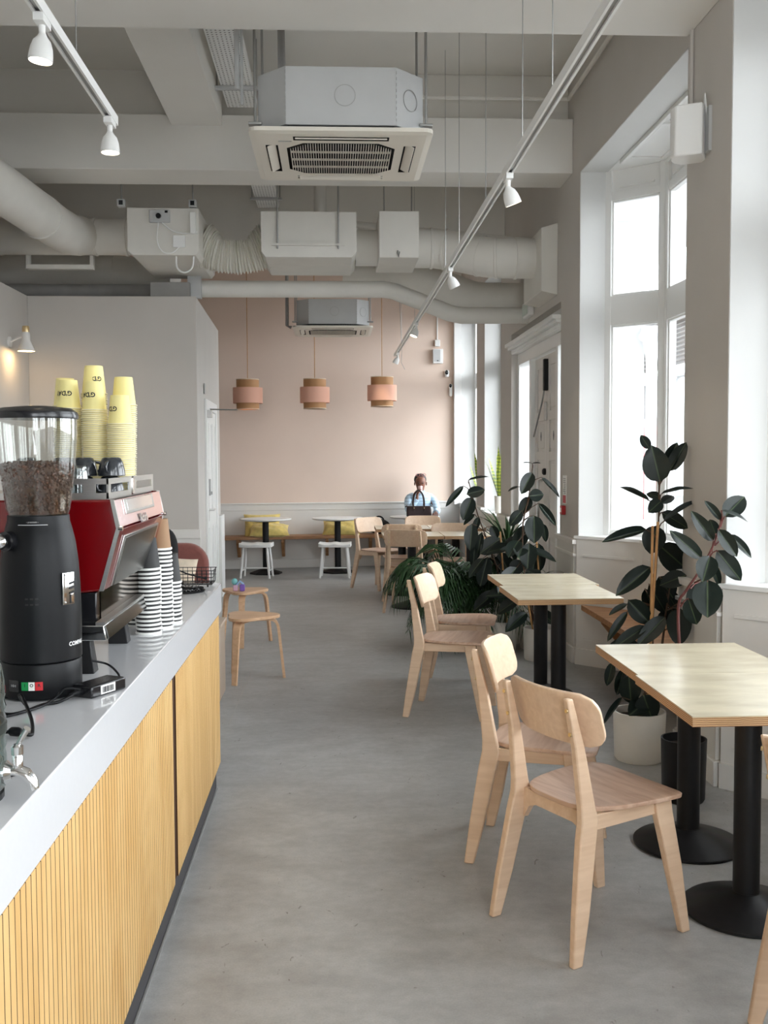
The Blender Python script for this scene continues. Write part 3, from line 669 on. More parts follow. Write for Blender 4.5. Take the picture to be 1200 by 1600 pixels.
# face of the panel with openings: frame around the octagonal grille and four louvre slots
for a in range(4):
    m_ = Matrix.Rotation(a*PI/2,3,'Z'); q = MB()
    h2 = .442
    pts = {'A':(-h2,-h2),'B':(h2,-h2),'s':(-.25,-.40),'t':(.25,-.40),'u':(.25,-.335),'v':(-.25,-.335),'C':(.20,-.29),'E':(-.20,-.29),'F':(.29,-.20),'G':(-.29,-.20)}
    P3 = lambda k: (*pts[k],0)
    q.add([P3('A'),P3('B'),P3('t'),P3('s')], [(0,3,2,1)]); q.add([P3('A'),P3('s'),P3('v'),P3('E')], [(0,3,2,1)]) ; q.add([P3('B'),P3('C'),P3('u'),P3('t')], [(0,3,2,1)])
    q.add([P3('v'),P3('u'),P3('C'),P3('E')], [(0,3,2,1)])
    q.add([P3('B'),P3('F'),P3('C')], [(0,2,1)]); 
    q.xf(m_.to_4x4()); pn.v += []; b0 = len(pn.v); pn.v += q.v; pn.f += [tuple(i+b0 for i in f_) for f_ in q.f]
pn.build('panel', M['plastic'], ac, local=True)
MB().box(-.44,.44,-.44,.44,.026,.027).build('hollow_shade_sheet', M['darkhole'], ac, local=True)  # dark sheet standing for the shade inside, behind grille and louvres
for a in range(4):
    m_ = Matrix.Rotation(a*PI/2,4,'Z'); lv = MB().obox((0,-.37,.004), (.48,.05,.006), (R(28),0,0)); lv.xf(m_); lv.build('louvre', M['plastic'], ac, local=True, bevel=.002)
g = MB()
for k in range(41):
    x = -.27+.54*k/40; lim = .27-max(0,abs(x)-.17)*.9
    g.box(x-.0016,x+.0016,-lim,lim,-.012,.004)
for y in (-.14,0,.14): g.box(-.27,.27,y-.0018,y+.0018,-.008,.003)
tag(g.build('grille', M['plastic'], ac, local=True), kind='stuff')
for x in (-.17,.17): MB().box(x-.02,x+.02,.30,.33,-.006,0).build('clip', M['plastic'], ac, local=True)
MB().box(-.33,-.26,-.325,-.315,-.002,0).build('badge', M['rod'], ac, local=True)
for sx in (-1,1):
    for sy in (-1,1):
        MB().tube([(sx*.45,sy*.30,.09),(sx*.45,sy*.30,CEIL-3.20)], .007).build('hanger_rod', M['rod'], ac, local=True)
        MB().box(sx*.45-.035,sx*.45+.035,sy*.30-.02,sy*.30+.02,.085,.10).build('hanger_bracket', M['rod'], ac, local=True, bevel=.003)
dup(ac, (.0,12.68,3.06), 0, 'grey ceiling cassette air conditioner at the far end before the pink wall')
tag(MB().tube([(-.55,12.5,CEIL),(-.55,12.5,3.12),(-.50,12.5,3.10)], .02).build('conduit', M['greyduct'], smooth=40), 'grey conduit beside the far air conditioner', 'conduit')

# ---------------------------------------------------------------- track lighting
def track(label, x, z, y0, y1, wires):
    t = thing('lighting_track', label, 'track', (x,y0,z))
    k = MB().box(x-.018,x+.018,y0,y1,z-.004,z+.022); k.box(x-.018,x-.009,y0,y1,z-.016,z-.004); k.box(x+.009,x+.018,y0,y1,z-.016,z-.004)
    k.build('rail', M['wplastic'], t)
    MB().box(x-.009,x+.009,y0+.02,y1-.02,z-.0065,z-.0045).build('slot_shade_strip', M['rod'], t)  # dark strip laid in so the slot looks shaded from below
    for y in wires: MB().tube([(x,y,z+.02),(x,y,CEIL)], .0022, 6).build('suspension_wire', M['rod'], t)
    return t
track('long white lighting track hung on wires along the window side', .81, 2.85, .4, 13.4, (2.4,3.8,4.4,5.45,6.6,7.4,10.2,12.2))
track('short white lighting track above the counter', -.91, 2.95, .4, 4.42, (1.2,3.8))
def spot_head(name, label, x, y, z, tilt, az, power, group):
    s = thing(name, label, 'spotlight', (x,y,z), 0, group)
    k = MB().box(-.016,.016,-.045,.045,-.040,-.014); k.lathe([(.011,-.075),(.011,-.04)], (0,0,0), 12); k.build('adapter', M['wplastic'], s, local=True, smooth=40)
    m_ = Matrix.Translation((0,0,-.075)) @ Matrix.Rotation(az,4,'Z') @ Matrix.Rotation(tilt,4,'Y')
    h = MB().lathe([(.010,.012),(.016,.0),(.028,-.014),(.035,-.036),(.038,-.058),(.0385,-.076),(.036,-.076),(.034,-.068)], (0,0,0), 24, cap=False).xf(m_); h.build('head', M['wplastic'], s, local=True, smooth=50)
    e = MB().lathe([(0,-.070),(.035,-.070)], (0,0,0), 24, cap=False).xf(m_); e.build('lens', M['spot_glow'], s, local=True)
    l = D.lights.new('track_spot_lamp', 'SPOT'); l.energy = power; l.color = (1,.86,.66); l.spot_size = R(70); l.spot_blend = .7; l.shadow_soft_size = .03
    lo = D.objects.new('track_spot_lamp', l); COL.objects.link(lo); lo.parent = s; lo.matrix_local = m_ @ Matrix.Translation((0,0,-.10))
    return s
SP = 9
spot_head('track_spotlight', 'lit white spotlight nearest the camera on the counter track', -.91, 3.36, 2.95, R(6), 0, SP, 'track spotlights')
spot_head('track_spotlight', 'lit white spotlight at the end of the counter track', -.91, 4.34, 2.95, 0, 0, SP, 'track spotlights')
for i, (y, tl, az, lab) in enumerate(((4.75,R(22),R(180+200),'tilted white spotlight nearest the camera on the window side track'),(7.1,R(28),R(180+200),'tilted white spotlight in front of the elbow duct'),(10.0,R(24),R(20),'small white spotlight in front of the pink wall, next to last on its track'),(12.9,R(28),R(-30),'white spotlight at the far end of the window side track'),(2.2,R(10),0,'white spotlight above the camera on the window side track'))):
    spot_head('track_spotlight', lab, .81, y, 2.85, -tl if i < 2 else tl, az, SP, 'track spotlights')

# ---------------------------------------------------------------- wall lamp, speaker, safety fittings
sc = thing('wall_lamp', 'small lit wall lamp with perforated shade and brass cap on the kitchen wall', 'wall lamp', (-2.67,8.65,2.52))
MB().lathe([(0,0),(.045,0),(.045,.015),(0,.02)], (-2.67,8.65,2.50), 16, Matrix.Rotation(R(90),3,'Y')).build('wall_plate', M['trim'], sc, smooth=40)
MB().tube([(-2.66,8.65,2.50),(-2.60,8.65,2.53),(-2.55,8.65,2.55)], .009).build('arm', M['trim'], sc, smooth=40)
MB().lathe([(.03,.02),(.034,.0),(.034,-.045),(.07,-.135),(.066,-.135),(.03,-.04)], (-2.53,8.65,2.56), 24, cap=False).build('shade', M['trim'], sc, smooth=40)
MB().lathe([(0,.075),(.026,.07),(.03,.05),(.03,.02),(0,.02)], (-2.53,8.65,2.56), 16).build('cap', M['gold'], sc, smooth=40)
MB().ball((-2.53,8.65,2.47), .028).build('bulb', M['spot_glow'], sc, smooth=60)
l = D.lights.new('wall_lamp_bulb', 'POINT'); l.energy = 4.5; l.color = (1,.66,.30); l.shadow_soft_size = .03
lo = D.objects.new('wall_lamp_bulb', l); lo.location = (-2.53,8.65,2.43); COL.objects.link(lo)
sp = thing('loudspeaker', 'white wall loudspeaker on the pier between the two bay windows', 'loudspeaker', (1.72,4.95,3.09), R(-28))
MB().prism([(.075,-.085),(.075,.085),(-.05,.085),(-.078,.05),(-.085,0),(-.078,-.05),(-.05,-.085)], -.12, .12).build('cabinet', M['wplastic'], sp, bevel=.008, local=True)
MB().prism([(-.052,.075),(-.0795,.045),(-.087,0),(-.0795,-.045),(-.052,-.075),(-.05,0)], -.112, .112).build('grille', mat('speaker_cloth', srgb(226,226,226), .8), sp, local=True)
k = MB().box(1.785,1.80,4.86,4.98,2.99,3.20); k.tube([(1.79,4.92,3.10),(1.76,4.93,3.10)], .012); k.build('bracket', M['galv'], sp)
MB().tube([(1.79,4.90,3.16),(1.775,4.89,3.26),(1.79,4.93,3.28),(1.795,4.96,3.2),(1.79,4.96,3.0)], .004).build('cable', M['wplastic'], sp)
tag(MB().tube([(1.79,5.12,3.12),(1.79,5.12,3.65)], .010).build('conduit', M['wall'], smooth=40), 'thin painted conduit running up the pier behind the loudspeaker', 'conduit')
k = thing('exit_light', 'small emergency exit light above the street door', 'exit light', (1.77,9.3,2.86))
MB().box(1.745,1.80,9.16,9.48,2.80,2.94).build('housing', M['wplastic'], k, bevel=.012)
MB().box(1.740,1.746,9.20,9.44,2.82,2.92).build('lens', mat('exit_light_lens', srgb(206,216,206), .3), k)
k = thing('emergency_light', 'white emergency light box on the pink wall with conduit above', 'emergency light', (1.47,14.4,2.97))
MB().box(1.40,1.54,14.39,14.48,2.84,3.04).build('housing', M['wplastic'], k, bevel=.006)
MB().box(1.40,1.50,14.385,14.39,2.86,3.03).build('diffuser', M['galv'], k)
MB().box(1.455,1.475,14.38,14.386,2.87,2.88).build('indicator', M['black'], k)
MB().box(1.43,1.50,14.42,14.48,3.08,3.17).build('switch_box', M['wplastic'], k, bevel=.004)
MB().tube([(1.465,14.46,3.17),(1.465,14.46,3.72),(1.465,14.46,CEIL)], .01).build('conduit', M['wplastic'], k)
k = thing('security_camera', 'small white camera with black lens high on the pink wall', 'camera', (1.60,14.47,2.70))
MB().lathe([(.0,-.05),(.03,-.045),(.034,0),(.03,.045),(0,.05)], (1.60,14.46,2.70), 16).build('body', M['wplastic'], k, smooth=60)
MB().ball((1.597,14.435,2.715), (.024,.016,.034)).build('lens', M['blackgloss'], k, smooth=60)
k = thing('motion_sensor', 'tall white sensor with black eye by the corner of the pink wall', 'sensor', (1.655,14.47,2.48))
MB().obox((1.655,14.47,2.47),(.05,.05,.18)).build('body', M['wplastic'], k, bevel=.02)
MB().ball((1.65,14.445,2.53), (.02,.016,.026)).build('lens', M['blackgloss'], k, smooth=60)
k = thing('fire_call_point', 'red fire call point under a printed notice beside the street door', 'call point', (1.79,7.9,1.13))
MB().box(1.768,1.80,7.875,7.945,1.085,1.155).build('box', M['redplastic'], k, bevel=.004)
MB().box(1.765,1.769,7.89,7.93,1.105,1.138).build('glass_cover', M['whitecard'], k)
k = thing('fire_notice', 'white fire action notice with red foot on the pier by the street door', 'notice', (1.795,7.9,1.28))
MB().box(1.794,1.80,7.85,7.96,1.17,1.39).build('sheet', M['whitecard'], k)
t_ = MB()
for r_ in range(9): t_.box(1.7935,1.794,7.86,7.90+.05*rnd.random(),1.37-.014*r_-.008,1.37-.014*r_-.002)
t_.build('lettering', M['cable'], k)
MB().box(1.7935,1.794,7.855,7.955,1.175,1.235).build('red_band', M['redprint'], k)
tag(MB().tube([(.93,14.38,3.7),(.96,14.36,3.0),(.95,14.36,2.85),(1.0,14.36,2.75)], .003, 6).build('loose_wire', M['cable'], smooth=40), 'thin loose wire hanging in front of the pink wall', 'wire')

# ---------------------------------------------------------------- pendant lamps
pd = thing('pendant_lamp', 'woven pendant lamp with pink band, first in front of the pink wall', 'pendant lamp', (-1.107,13.4,2.16), 0, 'rattan pendants')
MB().lathe([(.142,0),(.146,0),(.146,.385),(.142,.385)], (0,0,0), 32, cap=False).build('rattan_shade', M['rattan'], pd, local=True, smooth=40)
for z in (.0,.38): MB().lathe([(.141,z-.004),(.149,z-.004),(.149,z+.006),(.141,z+.006)], (0,0,0), 32, cap=False).build('hoop', M['creamfab'], pd, local=True)
MB().lathe([(.188,.075),(.192,.075),(.192,.275),(.188,.275)], (0,0,0), 32, cap=False).build('pink_band', M['shade'], pd, local=True, smooth=40)
k = MB()
for a in range(3): k.tube([(.19*math.cos(a*2.1),.19*math.sin(a*2.1),.27),(0,0,.27)], .003, 6)
k.build('spider', M['rod'], pd, local=True)
MB().ball((0,0,.16), .035).build('bulb', mat('bulb_glass', srgb(255,236,210), .2), pd, local=True, smooth=60)
MB().lathe([(.018,.19),(.018,.27),(.012,.30)], (0,0,0), 12).build('lamp_holder', M['wplastic'], pd, local=True)
MB().tube([(0,0,.29),(0,0,CEIL-2.16)], .005, 6).build('cord', M['cane'], pd, local=True)
dup(pd, (-.24,13.4,2.165), .6, 'woven pendant lamp with pink band, middle of the three'); dup(pd, (.635,13.4,2.19), 1.2, 'woven pendant lamp with pink band, nearest the window')
l = D.lights.new('pendant_bulb', 'POINT'); l.energy = 1.2; l.color = (1,.6,.34); l.shadow_soft_size = .04
lo = D.objects.new('pendant_bulb', l); lo.location = (-1.107,13.4,2.26); COL.objects.link(lo)

# ---------------------------------------------------------------- chairs
def make_chair(label):
    t = thing('dining_chair', label, 'chair', (0,0,0), 0)
    for sy in (-1,1):
        st_ = [(-.240,-.203,0,.205,.012),(-.222,-.166,.15,.192,.014),(-.190,-.122,.37,.172,.015),(-.178,-.112,.43,.167,.015),(-.178,-.122,.47,.165,.014),(-.197,-.160,.66,.158,.013),(-.226,-.203,.812,.153,.012)]
        rings = [[Vector((a,sy*(y-h),z)),Vector((b,sy*(y-h),z)),Vector((b,sy*(y+h),z)),Vector((a,sy*(y+h),z))] for a,b,z,y,h in st_]
        if sy < 0: rings = [r_[::-1] for r_ in rings]
        lg = MB().loft(rings).build('leg', M['chairwood'], t, local=True, bevel=.005)
        for z, x in ((.70,-.207),(.775,-.2215)):
            MB().lathe([(0,-.001),(.007,-.001),(.006,.003),(0,.003)], (x,sy*.1555,z), 10, Matrix.Rotation(R(-84),3,'Y')).build('screw', M['gold'], lg, local=True, smooth=40)
        st_ = [(.222,.258,0,.200,.012),(.172,.232,.22,.185,.0135),(.132,.200,.40,.172,.0145),(.126,.196,.443,.169,.0145)]
        rings = [[Vector((a,sy*(y-h),z)),Vector((b,sy*(y-h),z)),Vector((b,sy*(y+h),z)),Vector((a,sy*(y+h),z))] for a,b,z,y,h in st_]
        if sy < 0: rings = [r_[::-1] for r_ in rings]
        MB().loft(rings).build('leg', M['chairwood'], t, local=True, bevel=.004)
        r_ = MB().extrude([(-.13,sy*.160,.392),(.145,sy*.160,.398),(.145,sy*.160,.441),(-.13,sy*.160,.441)], (0,sy*.014,0)); r_.build('side_rail', M['chairwood'], t, local=True, bevel=.002)
    MB().box(.135,.155,-.16,.16,.398,.441).build('front_rail', M['chairwood'], t, local=True, bevel=.002)
    MB().extrude([(-.14,-.155,.34),(-.14,-.125,.385),(-.14,-.09,.398),(-.14,.09,.398),(-.14,.125,.385),(-.14,.155,.34),(-.14,.155,.441),(-.14,-.155,.441)], (.02,0,0)).build('rear_rail', M['chairwood'], t, local=True)
    # seat: shallow dished sheet of plywood
    xs = [-.158,-.150,-.138,-.120,-.09,-.04,.02,.08,.14,.185,.215,.235,.246,.250]
    hw = [.060,.098,.126,.146,.166,.185,.198,.206,.210,.209,.203,.190,.168,.140]
    rows = []
    for x, h in zip(xs, hw):
        row = []
        for i in range(13):
            u = -1+2*i/12; y = u*h
            z = .4545 - .012*(1-(y/.21)**2)*math.exp(-((x+.0)/.12)**2) - (.010*((x-.17)/.08)**2 if x > .17 else 0)
            row.append((x,y,z))
        rows.append(row)
    MB().grid(rows).build('seat', M['seatwood'], t, local=True, solid=.014, smooth=40, bevel=.002)
    rows = []; Z0, Z1, rc = .652, .822, .055
    for k in range(13):
        v = k/12; e = 0
        dv = min(v, 1-v)*(Z1-Z0)
        if dv < rc: e = rc - math.sqrt(max(0, rc*rc-(rc-dv)**2))
        h = .215 - e; row = []
        for i in range(17):
            y = h*(-1+2*i/16); z = Z0+(Z1-Z0)*v
            xp = -.160+(-.203+.160)*(z-.66)/.152
            row.append((xp+.002+.052*(y/.215)**2, y, z))
        rows.append(row)
    MB().grid(rows).build('backrest', M['chairwood'], t, local=True, solid=.013, smooth=40, bevel=.002)
    return t
def place(o, loc, rz, label, group=None):
    o.location = loc; o.rotation_euler = (0,0,rz); o['label'] = label
    WM[o.name] = Matrix.Translation(loc) @ Matrix.Rotation(rz, 4, 'Z')
ch0 = make_chair('x')
place(ch0, (.823,3.273,0), R(27.5), 'birch dining chair in front, turned with its back to the camera')
CH = [((.783,3.92,0),-20,'birch dining chair behind the turned one, facing the near double table'),
      ((.690,6.12,0),-18,'birch dining chair facing the middle table before the palm, nearest the camera there'),
      ((.83,6.80,0),-12,'birch dining chair tucked behind another at the middle table'),
      ((1.300,2.405,0),-14,'birch dining chair cut off by the right edge of the picture'),
      ((.50,11.95,0),-48,'birch dining chair by the bench with its seat facing the far table'),
      ((.735,10.19,0),76,'birch dining chair seen from behind in front of the far tables'),
      ((.73,11.03,0),86,'birch dining chair between the two rows of far tables, back to the camera'),
      ((1.06,12.16,0),-93,'birch dining chair beyond the far table, in front of the seated customer'),
      ((1.24,10.78,0),-96,'birch dining chair behind the palm fronds, facing the camera')]
for loc, a, lab in CH: dup(ch0, loc, R(a), lab)

# ---------------------------------------------------------------- plywood cafe tables
def make_table(label):
    t = thing('cafe_table', label, 'table')
    H = .2985
    MB().box(-H,H,-H,H,.7165,.746).build('ply_core', M['ply'], t, local=True, bevel=.001)
    MB().box(-H-.0005,H+.0005,-H-.0005,H+.0005,.746,.750).build('tabletop', M['tabletop'], t, local=True, bevel=.001)
    MB().box(-.2,.2,-.2,.2,.709,.7165).build('mounting_plate', M['black'], t, local=True)
    MB().lathe([(.044,.05),(.044,.709)], (0,0,0), 32).build('column', M['black'], t, local=True, smooth=40)
    MB().lathe([(.208,0),(.212,.004),(.212,.012),(.205,.018),(.055,.066),(.046,.070),(.046,.072)], (0,0,0), 48).build('base', M['black'], t, local=True, smooth=35)
    return t
tb0 = make_table('x')
place(tb0, (1.388,3.338,0), R(0), 'square pale ply table nearest the camera, front half of the near pair')
TB = [((1.398,3.938,0),.3,'square pale ply table of the near pair, in front of the large rubber plant'),
      ((1.310,5.905,0),.8,'square pale ply table of the middle pair, nearer the camera'),
      ((1.330,6.520,0),.8,'square pale ply table of the middle pair, beside the palm'),
      ((.79,10.41,0),0,'square ply table of the far cluster, front row with a chair back before it'),
      ((1.395,10.41,0),0,'square ply table of the far cluster, front row behind the palm'),
      ((.757,11.42,0),0,'square ply table of the far cluster, back row with its bare end free'),
      ((1.362,11.42,0),0,'square ply table of the far cluster, back row nearest the window wall')]
for loc, a, lab in TB: dup(tb0, loc, R(a), lab)

# ---------------------------------------------------------------- round tables, saddle stools, back bench
rt = thing('round_table', 'x', 'table')
MB().lathe([(.0,.705),(.31,.705),(.338,.716),(.340,.726),(.336,.730),(0,.730)], (0,0,0), 48).build('tabletop', M['white'], rt, local=True, smooth=35)
MB().lathe([(.0,.688),(.15,.688),(.21,.698),(.21,.705),(0,.705)], (0,0,0), 8).build('support_plate', M['black'], rt, local=True)
MB().lathe([(.042,.05),(.042,.69)], (0,0,0), 20).build('column', M['black'], rt, local=True, smooth=40)
MB().lathe([(.215,0),(.215,.018),(.06,.068),(.045,.075)], (0,0,0), 8).build('base', M['black'], rt, local=True)
place(rt, (-.905,13.54,0), .2, 'round white pedestal table, left of two, before two yellow cushions')
dup(rt, (.045,13.60,0), .5, 'round white pedestal table in front of the single yellow cushion')
dup(rt, (1.09,13.80,0), .3, 'round white table holding the dark handbag')
def make_saddle(label):
    s = thing('saddle_stool', label, 'stool', (0,0,0), 0, 'white saddle stools')
    rows_t, rows_b = [], []
    n = 20
    rings = []
    for i in range(n+1):
        u = -1+2*i/n; x = .205*u
        dep = .15*(1-.18*abs(u)**4)
        top = .440 + .016*abs(u)**3 + .012*math.exp(-(u/.22)**2) - .004
        ring = []
        for (yy, zz) in ((-1,-.045),(-1.0,-.012),(-.86,0),(-.4,-.004),(0,-.007),(.4,-.004),(.86,0),(1.0,-.012),(1,-.045)):
            ring.append(Vector((x, yy*dep, (top if zz > -.02 else .440)+zz)))
        rings.append(ring)
    MB().loft(rings).build('seat', M['white'], s, local=True, smooth=50, bevel=.004)
    feet = {}
    for sx in (-1,1):
        for sy in (-1,1):
            top, bot = Vector((sx*.150,sy*.085,.40)), Vector((sx*.185,sy*.138,0)); feet[sx,sy] = (top,bot)
            MB().tube([top, top.lerp(bot,.5), bot], [.015,.018,.014], 10).build('leg', M['white'], s, local=True, smooth=40)
        a = feet[sx,-1][0].lerp(feet[sx,-1][1],.76); b = feet[sx,1][0].lerp(feet[sx,1][1],.76)
        MB().tube([a,(a+b)/2,b], [.008,.011,.008], 8).build('stretcher', M['white'], s, local=True, smooth=40)
    a = (feet[-1,-1][0].lerp(feet[-1,-1][1],.70)+feet[-1,1][0].lerp(feet[-1,1][1],.70))/2; b = Vector((-a.x,a.y,a.z))
    MB().tube([a,b], .010, 8).build('stretcher', M['white'], s, local=True, smooth=40)
    return s
ss = make_saddle('x'); place(ss, (-.995,13.11,0), R(-6), 'white wooden saddle stool in front of the left round table')
dup(ss, (.008,13.05,0), R(-4), 'white wooden saddle stool in front of the middle round table')
bn = thing('wall_bench', 'long wooden bench fixed along the pink back wall on brackets', 'bench', (-.5,14.1,0))
b_ = MB(); back_prism(b_, -3.6, 1.70, -.40, -.046, .425, .467); b_.build('seat_plank', M['benchwood'], bn, bevel=.004)
for x in (-2.6,-1.95,-1.30,-.70,-.10,.5,1.1):
    y = BL(x)
    MB().extrude([(x-.02,y-.03,.425),(x-.02,y-.36,.425),(x-.02,y-.36,.38),(x-.02,y-.16,.17),(x-.02,y-.03,.17)], (.04,0,0)).build('bracket', M['benchwood'], bn, bevel=.003)
bw = thing('bay_bench', 'wooden window bench built into the bay behind the middle table', 'bench', (1.98,6.4,0))
MB().prism([(1.808,7.40),(2.15,7.05),(2.15,5.62),(1.812,5.30)], .41, .45).build('seat_plank', M['benchwood'], bw, bevel=.003)
for y in (7.0,6.42,5.7):
    x1 = 2.12
    MB().extrude([(1.86,y,.41),(x1,y,.41),(x1,y,.12),(2.06,y,.12),(1.86,y,.37)], (0,.035,0)).build('bracket', M['benchwood'], bw, bevel=.003)
def pillow(name, label, c, size, rot, m, cat='cushion', group=None, lump=.0):
    w_, h_, t_ = size; n = 14; o = MB(); r2 = random.Random(hash(label) % 1000 if False else len(label))
    mm = Matrix.Translation(c) @ Euler(rot).to_matrix().to_4x4()
    for s in (-1,1):
        rows = []
        for j in range(n+1):
            row = []
            for i in range(n+1):
                u, v = -1+2*i/n, -1+2*j/n
                f = max(0,(1-abs(u)**2.6))**.55 * max(0,(1-abs(v)**2.6))**.55
                pin = 1-.07*(1-abs(u)**2)*abs(v)**6; pin2 = 1-.07*(1-abs(v)**2)*abs(u)**6
                row.append(mm @ Vector((u*w_/2*pin2, v*h_/2*pin, s*(t_/2*f + lump*f*math.sin(7*u+3*v+s)*math.sin(5*v-2*u)))))
            rows.append(row if s > 0 else row[::-1])
        o.grid(rows)
    ob = o.build(name, m, smooth=60)
    return tag(ob, label, cat, group)
pillow('cushion', 'yellow cushion leaning on the wall behind the left round table', (-.98,14.03,.60), (.50,.34,.15), (R(68),0,R(8)), M['cushion'], lump=.012)
pillow('cushion', 'yellow cushion lying flatter in front on the bench by the left round table', (-.88,13.89,.545), (.54,.30,.14), (R(24),0,R(5)), M['cushion'], lump=.012)
pillow('cushion', 'crumpled yellow cushion on the bench behind the middle round table', (.10,14.06,.565), (.52,.30,.17), (R(38),0,R(-3)), M['cushion'], lump=.016)
k = thing('shoulder_bag', 'black and white bag lying on the bench behind the birch chairs', 'bag', (.60,14.18,.467))
o = MB()
for s in (1,): o.ball((.62,14.18,.57), (.16,.10,.105), 18, 10)
o.build('body', M['blackfab'], k, smooth=60)
MB().ball((.56,14.10,.62), (.07,.04,.04), 14, 8).build('white_panel', M['whitecard'], k, smooth=60)
MB().tube(arc((.62,.64), .07, 0, 180, 10, 'xz', 14.18), .010).build('strap', M['blackfab'], k, smooth=40)

# ---------------------------------------------------------------- bent ply three legged stools
def make_stool(label):
    s = thing('bentwood_stool', label, 'stool', (0,0,0), 0)
    out = []
    for i in range(60):
        a = 2*PI*i/60; r_ = .176+.030*math.cos(3*a); out.append((r_*math.cos(a), r_*math.sin(a)))
    MB().prism(out, .428, .450).build('seat', M['stoolwood'], s, local=True, bevel=.004, smooth=40)
    for k in range(3):
        a = k*2*PI/3; m_ = Matrix.Rotation(a,4,'Z')
        prof = [(.04,.418),(.12,.418),(.155,.413),(.178,.398),(.190,.372),(.196,.34),(.214,.17),(.232,0)]
        rings = []
        for i, (x, z) in enumerate(prof):
            p = Vector((x,0,z)); q0 = Vector((prof[max(i-1,0)][0],0,prof[max(i-1,0)][1])); q1 = Vector((prof[min(i+1,7)][0],0,prof[min(i+1,7)][1]))
            t_ = (q1-q0).normalized(); n_ = Vector((t_.z,0,-t_.x)) * .0095
            w_ = .026 if i < 5 else .024-.003*(i-5)
            rings.append([p-n_+Vector((0,-w_,0)), p-n_+Vector((0,w_,0)), p+n_+Vector((0,w_,0)), p+n_+Vector((0,-w_,0))])
        MB().loft(rings).xf(m_).build('leg', M['stoolwood'], s, local=True, smooth=35)
    return s
so = make_stool('x'); place(so, (-.588,7.11,0), R(6), 'three legged bentwood stool nearer the counter end')
dup(so, (-.745,8.47,0), R(28), 'three legged bentwood stool with the small toy on its seat')
ty = thing('toy', 'small purple and turquoise toy set on the wooden stool', 'toy', (-.78,8.40,.45))
MB().box(-.775,-.735,8.36,8.40,.45,.505).build('purple_box', mat('purple_plastic', srgb(120,90,180), .3), ty, bevel=.006)
MB().box(-.83,-.79,8.37,8.40,.45,.50).build('pink_box', mat('pink_plastic', srgb(214,176,200), .3), ty, bevel=.006)
MB().ball((-.82,8.40,.525), (.025,.02,.028)).build('turquoise_top', mat('turquoise_plastic', srgb(130,200,200), .3), ty, smooth=60)
MB().tube([(-.80,8.38,.50),(-.775,8.38,.53),(-.745,8.38,.505)], .010).build('handle', mat('pale_blue_plastic', srgb(150,180,215), .3), ty, smooth=60)
k = thing('planter_box', 'taupe box standing on the floor behind the counter end', 'box', (-.80,6.6,0))
MB().box(-.95,-.725,6.45,6.75,0,.47).build('shell', mat('taupe_laminate', srgb(176,158,140), .6), k, bevel=.01)
MB().box(-.96,-.715,6.44,6.76,.47,.49).build('rim', mat('taupe_laminate_rim', srgb(190,172,154), .6), k, bevel=.004)

# ---------------------------------------------------------------- service counter
CT = .95
ct = thing('service_counter', 'long service counter with white worktop and grooved oak front', 'counter', (-.9,2.2,0))
MB().box(-1.30,-.538,-.6,4.87,.815,CT).build('worktop', M['worktop'], ct, bevel=.003)
MB().box(-1.25,-.60,-.58,4.74,.02,.815).build('carcass', M['kick'], ct)
MB().box(-.60,-.556,-.58,4.72,.012,.125).build('kickboard', M['kick'], ct)
MB().box(-.556,-.550,-.58,4.735,0,.006).build('floor_seal', M['cable'], ct)
PITCH = .031
pa = MB().box(-.60,-.5435,-.58,3.405,.125,.815).build('front_panel', M['groove'], ct)
pb = MB().box(-.60,-.5435,3.412,4.745,.125,.815).build('front_panel', M['groove'], ct)
sl_me = MB().box(-.5440,-.538,0,PITCH-.0036,.125,.815).mesh('slat', M['slat']); sl_me.materials.append(M['groove'])
for p_ in sl_me.polygons:
    if abs(p_.normal.y) > .5: p_.material_index = 1
def slat(par, y):
    o = D.objects.new('slat', sl_me); COL.objects.link(o); o.location = (0,y,0); o.parent = par
    o.matrix_parent_inverse = Matrix.Identity(4); o.location = Vector((0,y,0)) - Vector(ct.location)
    return o
y = 1.3
while y < 4.73:
    if y+PITCH < 3.405: slat(pa, y)
    elif y > 3.405: slat(pb, 3.413+round((y-3.413)/PITCH)*PITCH) if 3.413+round((y-3.413)/PITCH)*PITCH+PITCH < 4.76 and y > 3.41 else None
    y += PITCH
o = MB(); y = -.57
while y < 1.27: o.box(-.5440,-.538,y,y+PITCH-.0036,.125,.815); y += PITCH
tag(o.build('slat_row', M['slat'], pa), kind='stuff')

# ---------------------------------------------------------------- writing
def text_mesh(s, size, font_scale=1.0):
    cu = D.curves.new('lettering', 'FONT'); cu.body = s; cu.size = size; cu.align_x = 'CENTER'; cu.align_y = 'CENTER'; cu.resolution_u = 2; cu.offset = size*.03
    o = D.objects.new('lettering_tmp', cu); COL.objects.link(o)
    bpy.context.view_layer.update()
    me = D.meshes.new_from_object(o.evaluated_get(bpy.context.evaluated_depsgraph_get()))
    vs_ = [v.co.copy() for v in me.vertices]; fs = [tuple(p.vertices) for p in me.polygons]
    D.objects.remove(o); D.meshes.remove(me); D.curves.remove(cu)
    b = MB(); b.v = vs_; b.f = fs; return b
def wrap(b, fn):
    b.v = [Vector(fn(p.x, p.y)) for p in b.v]; return b

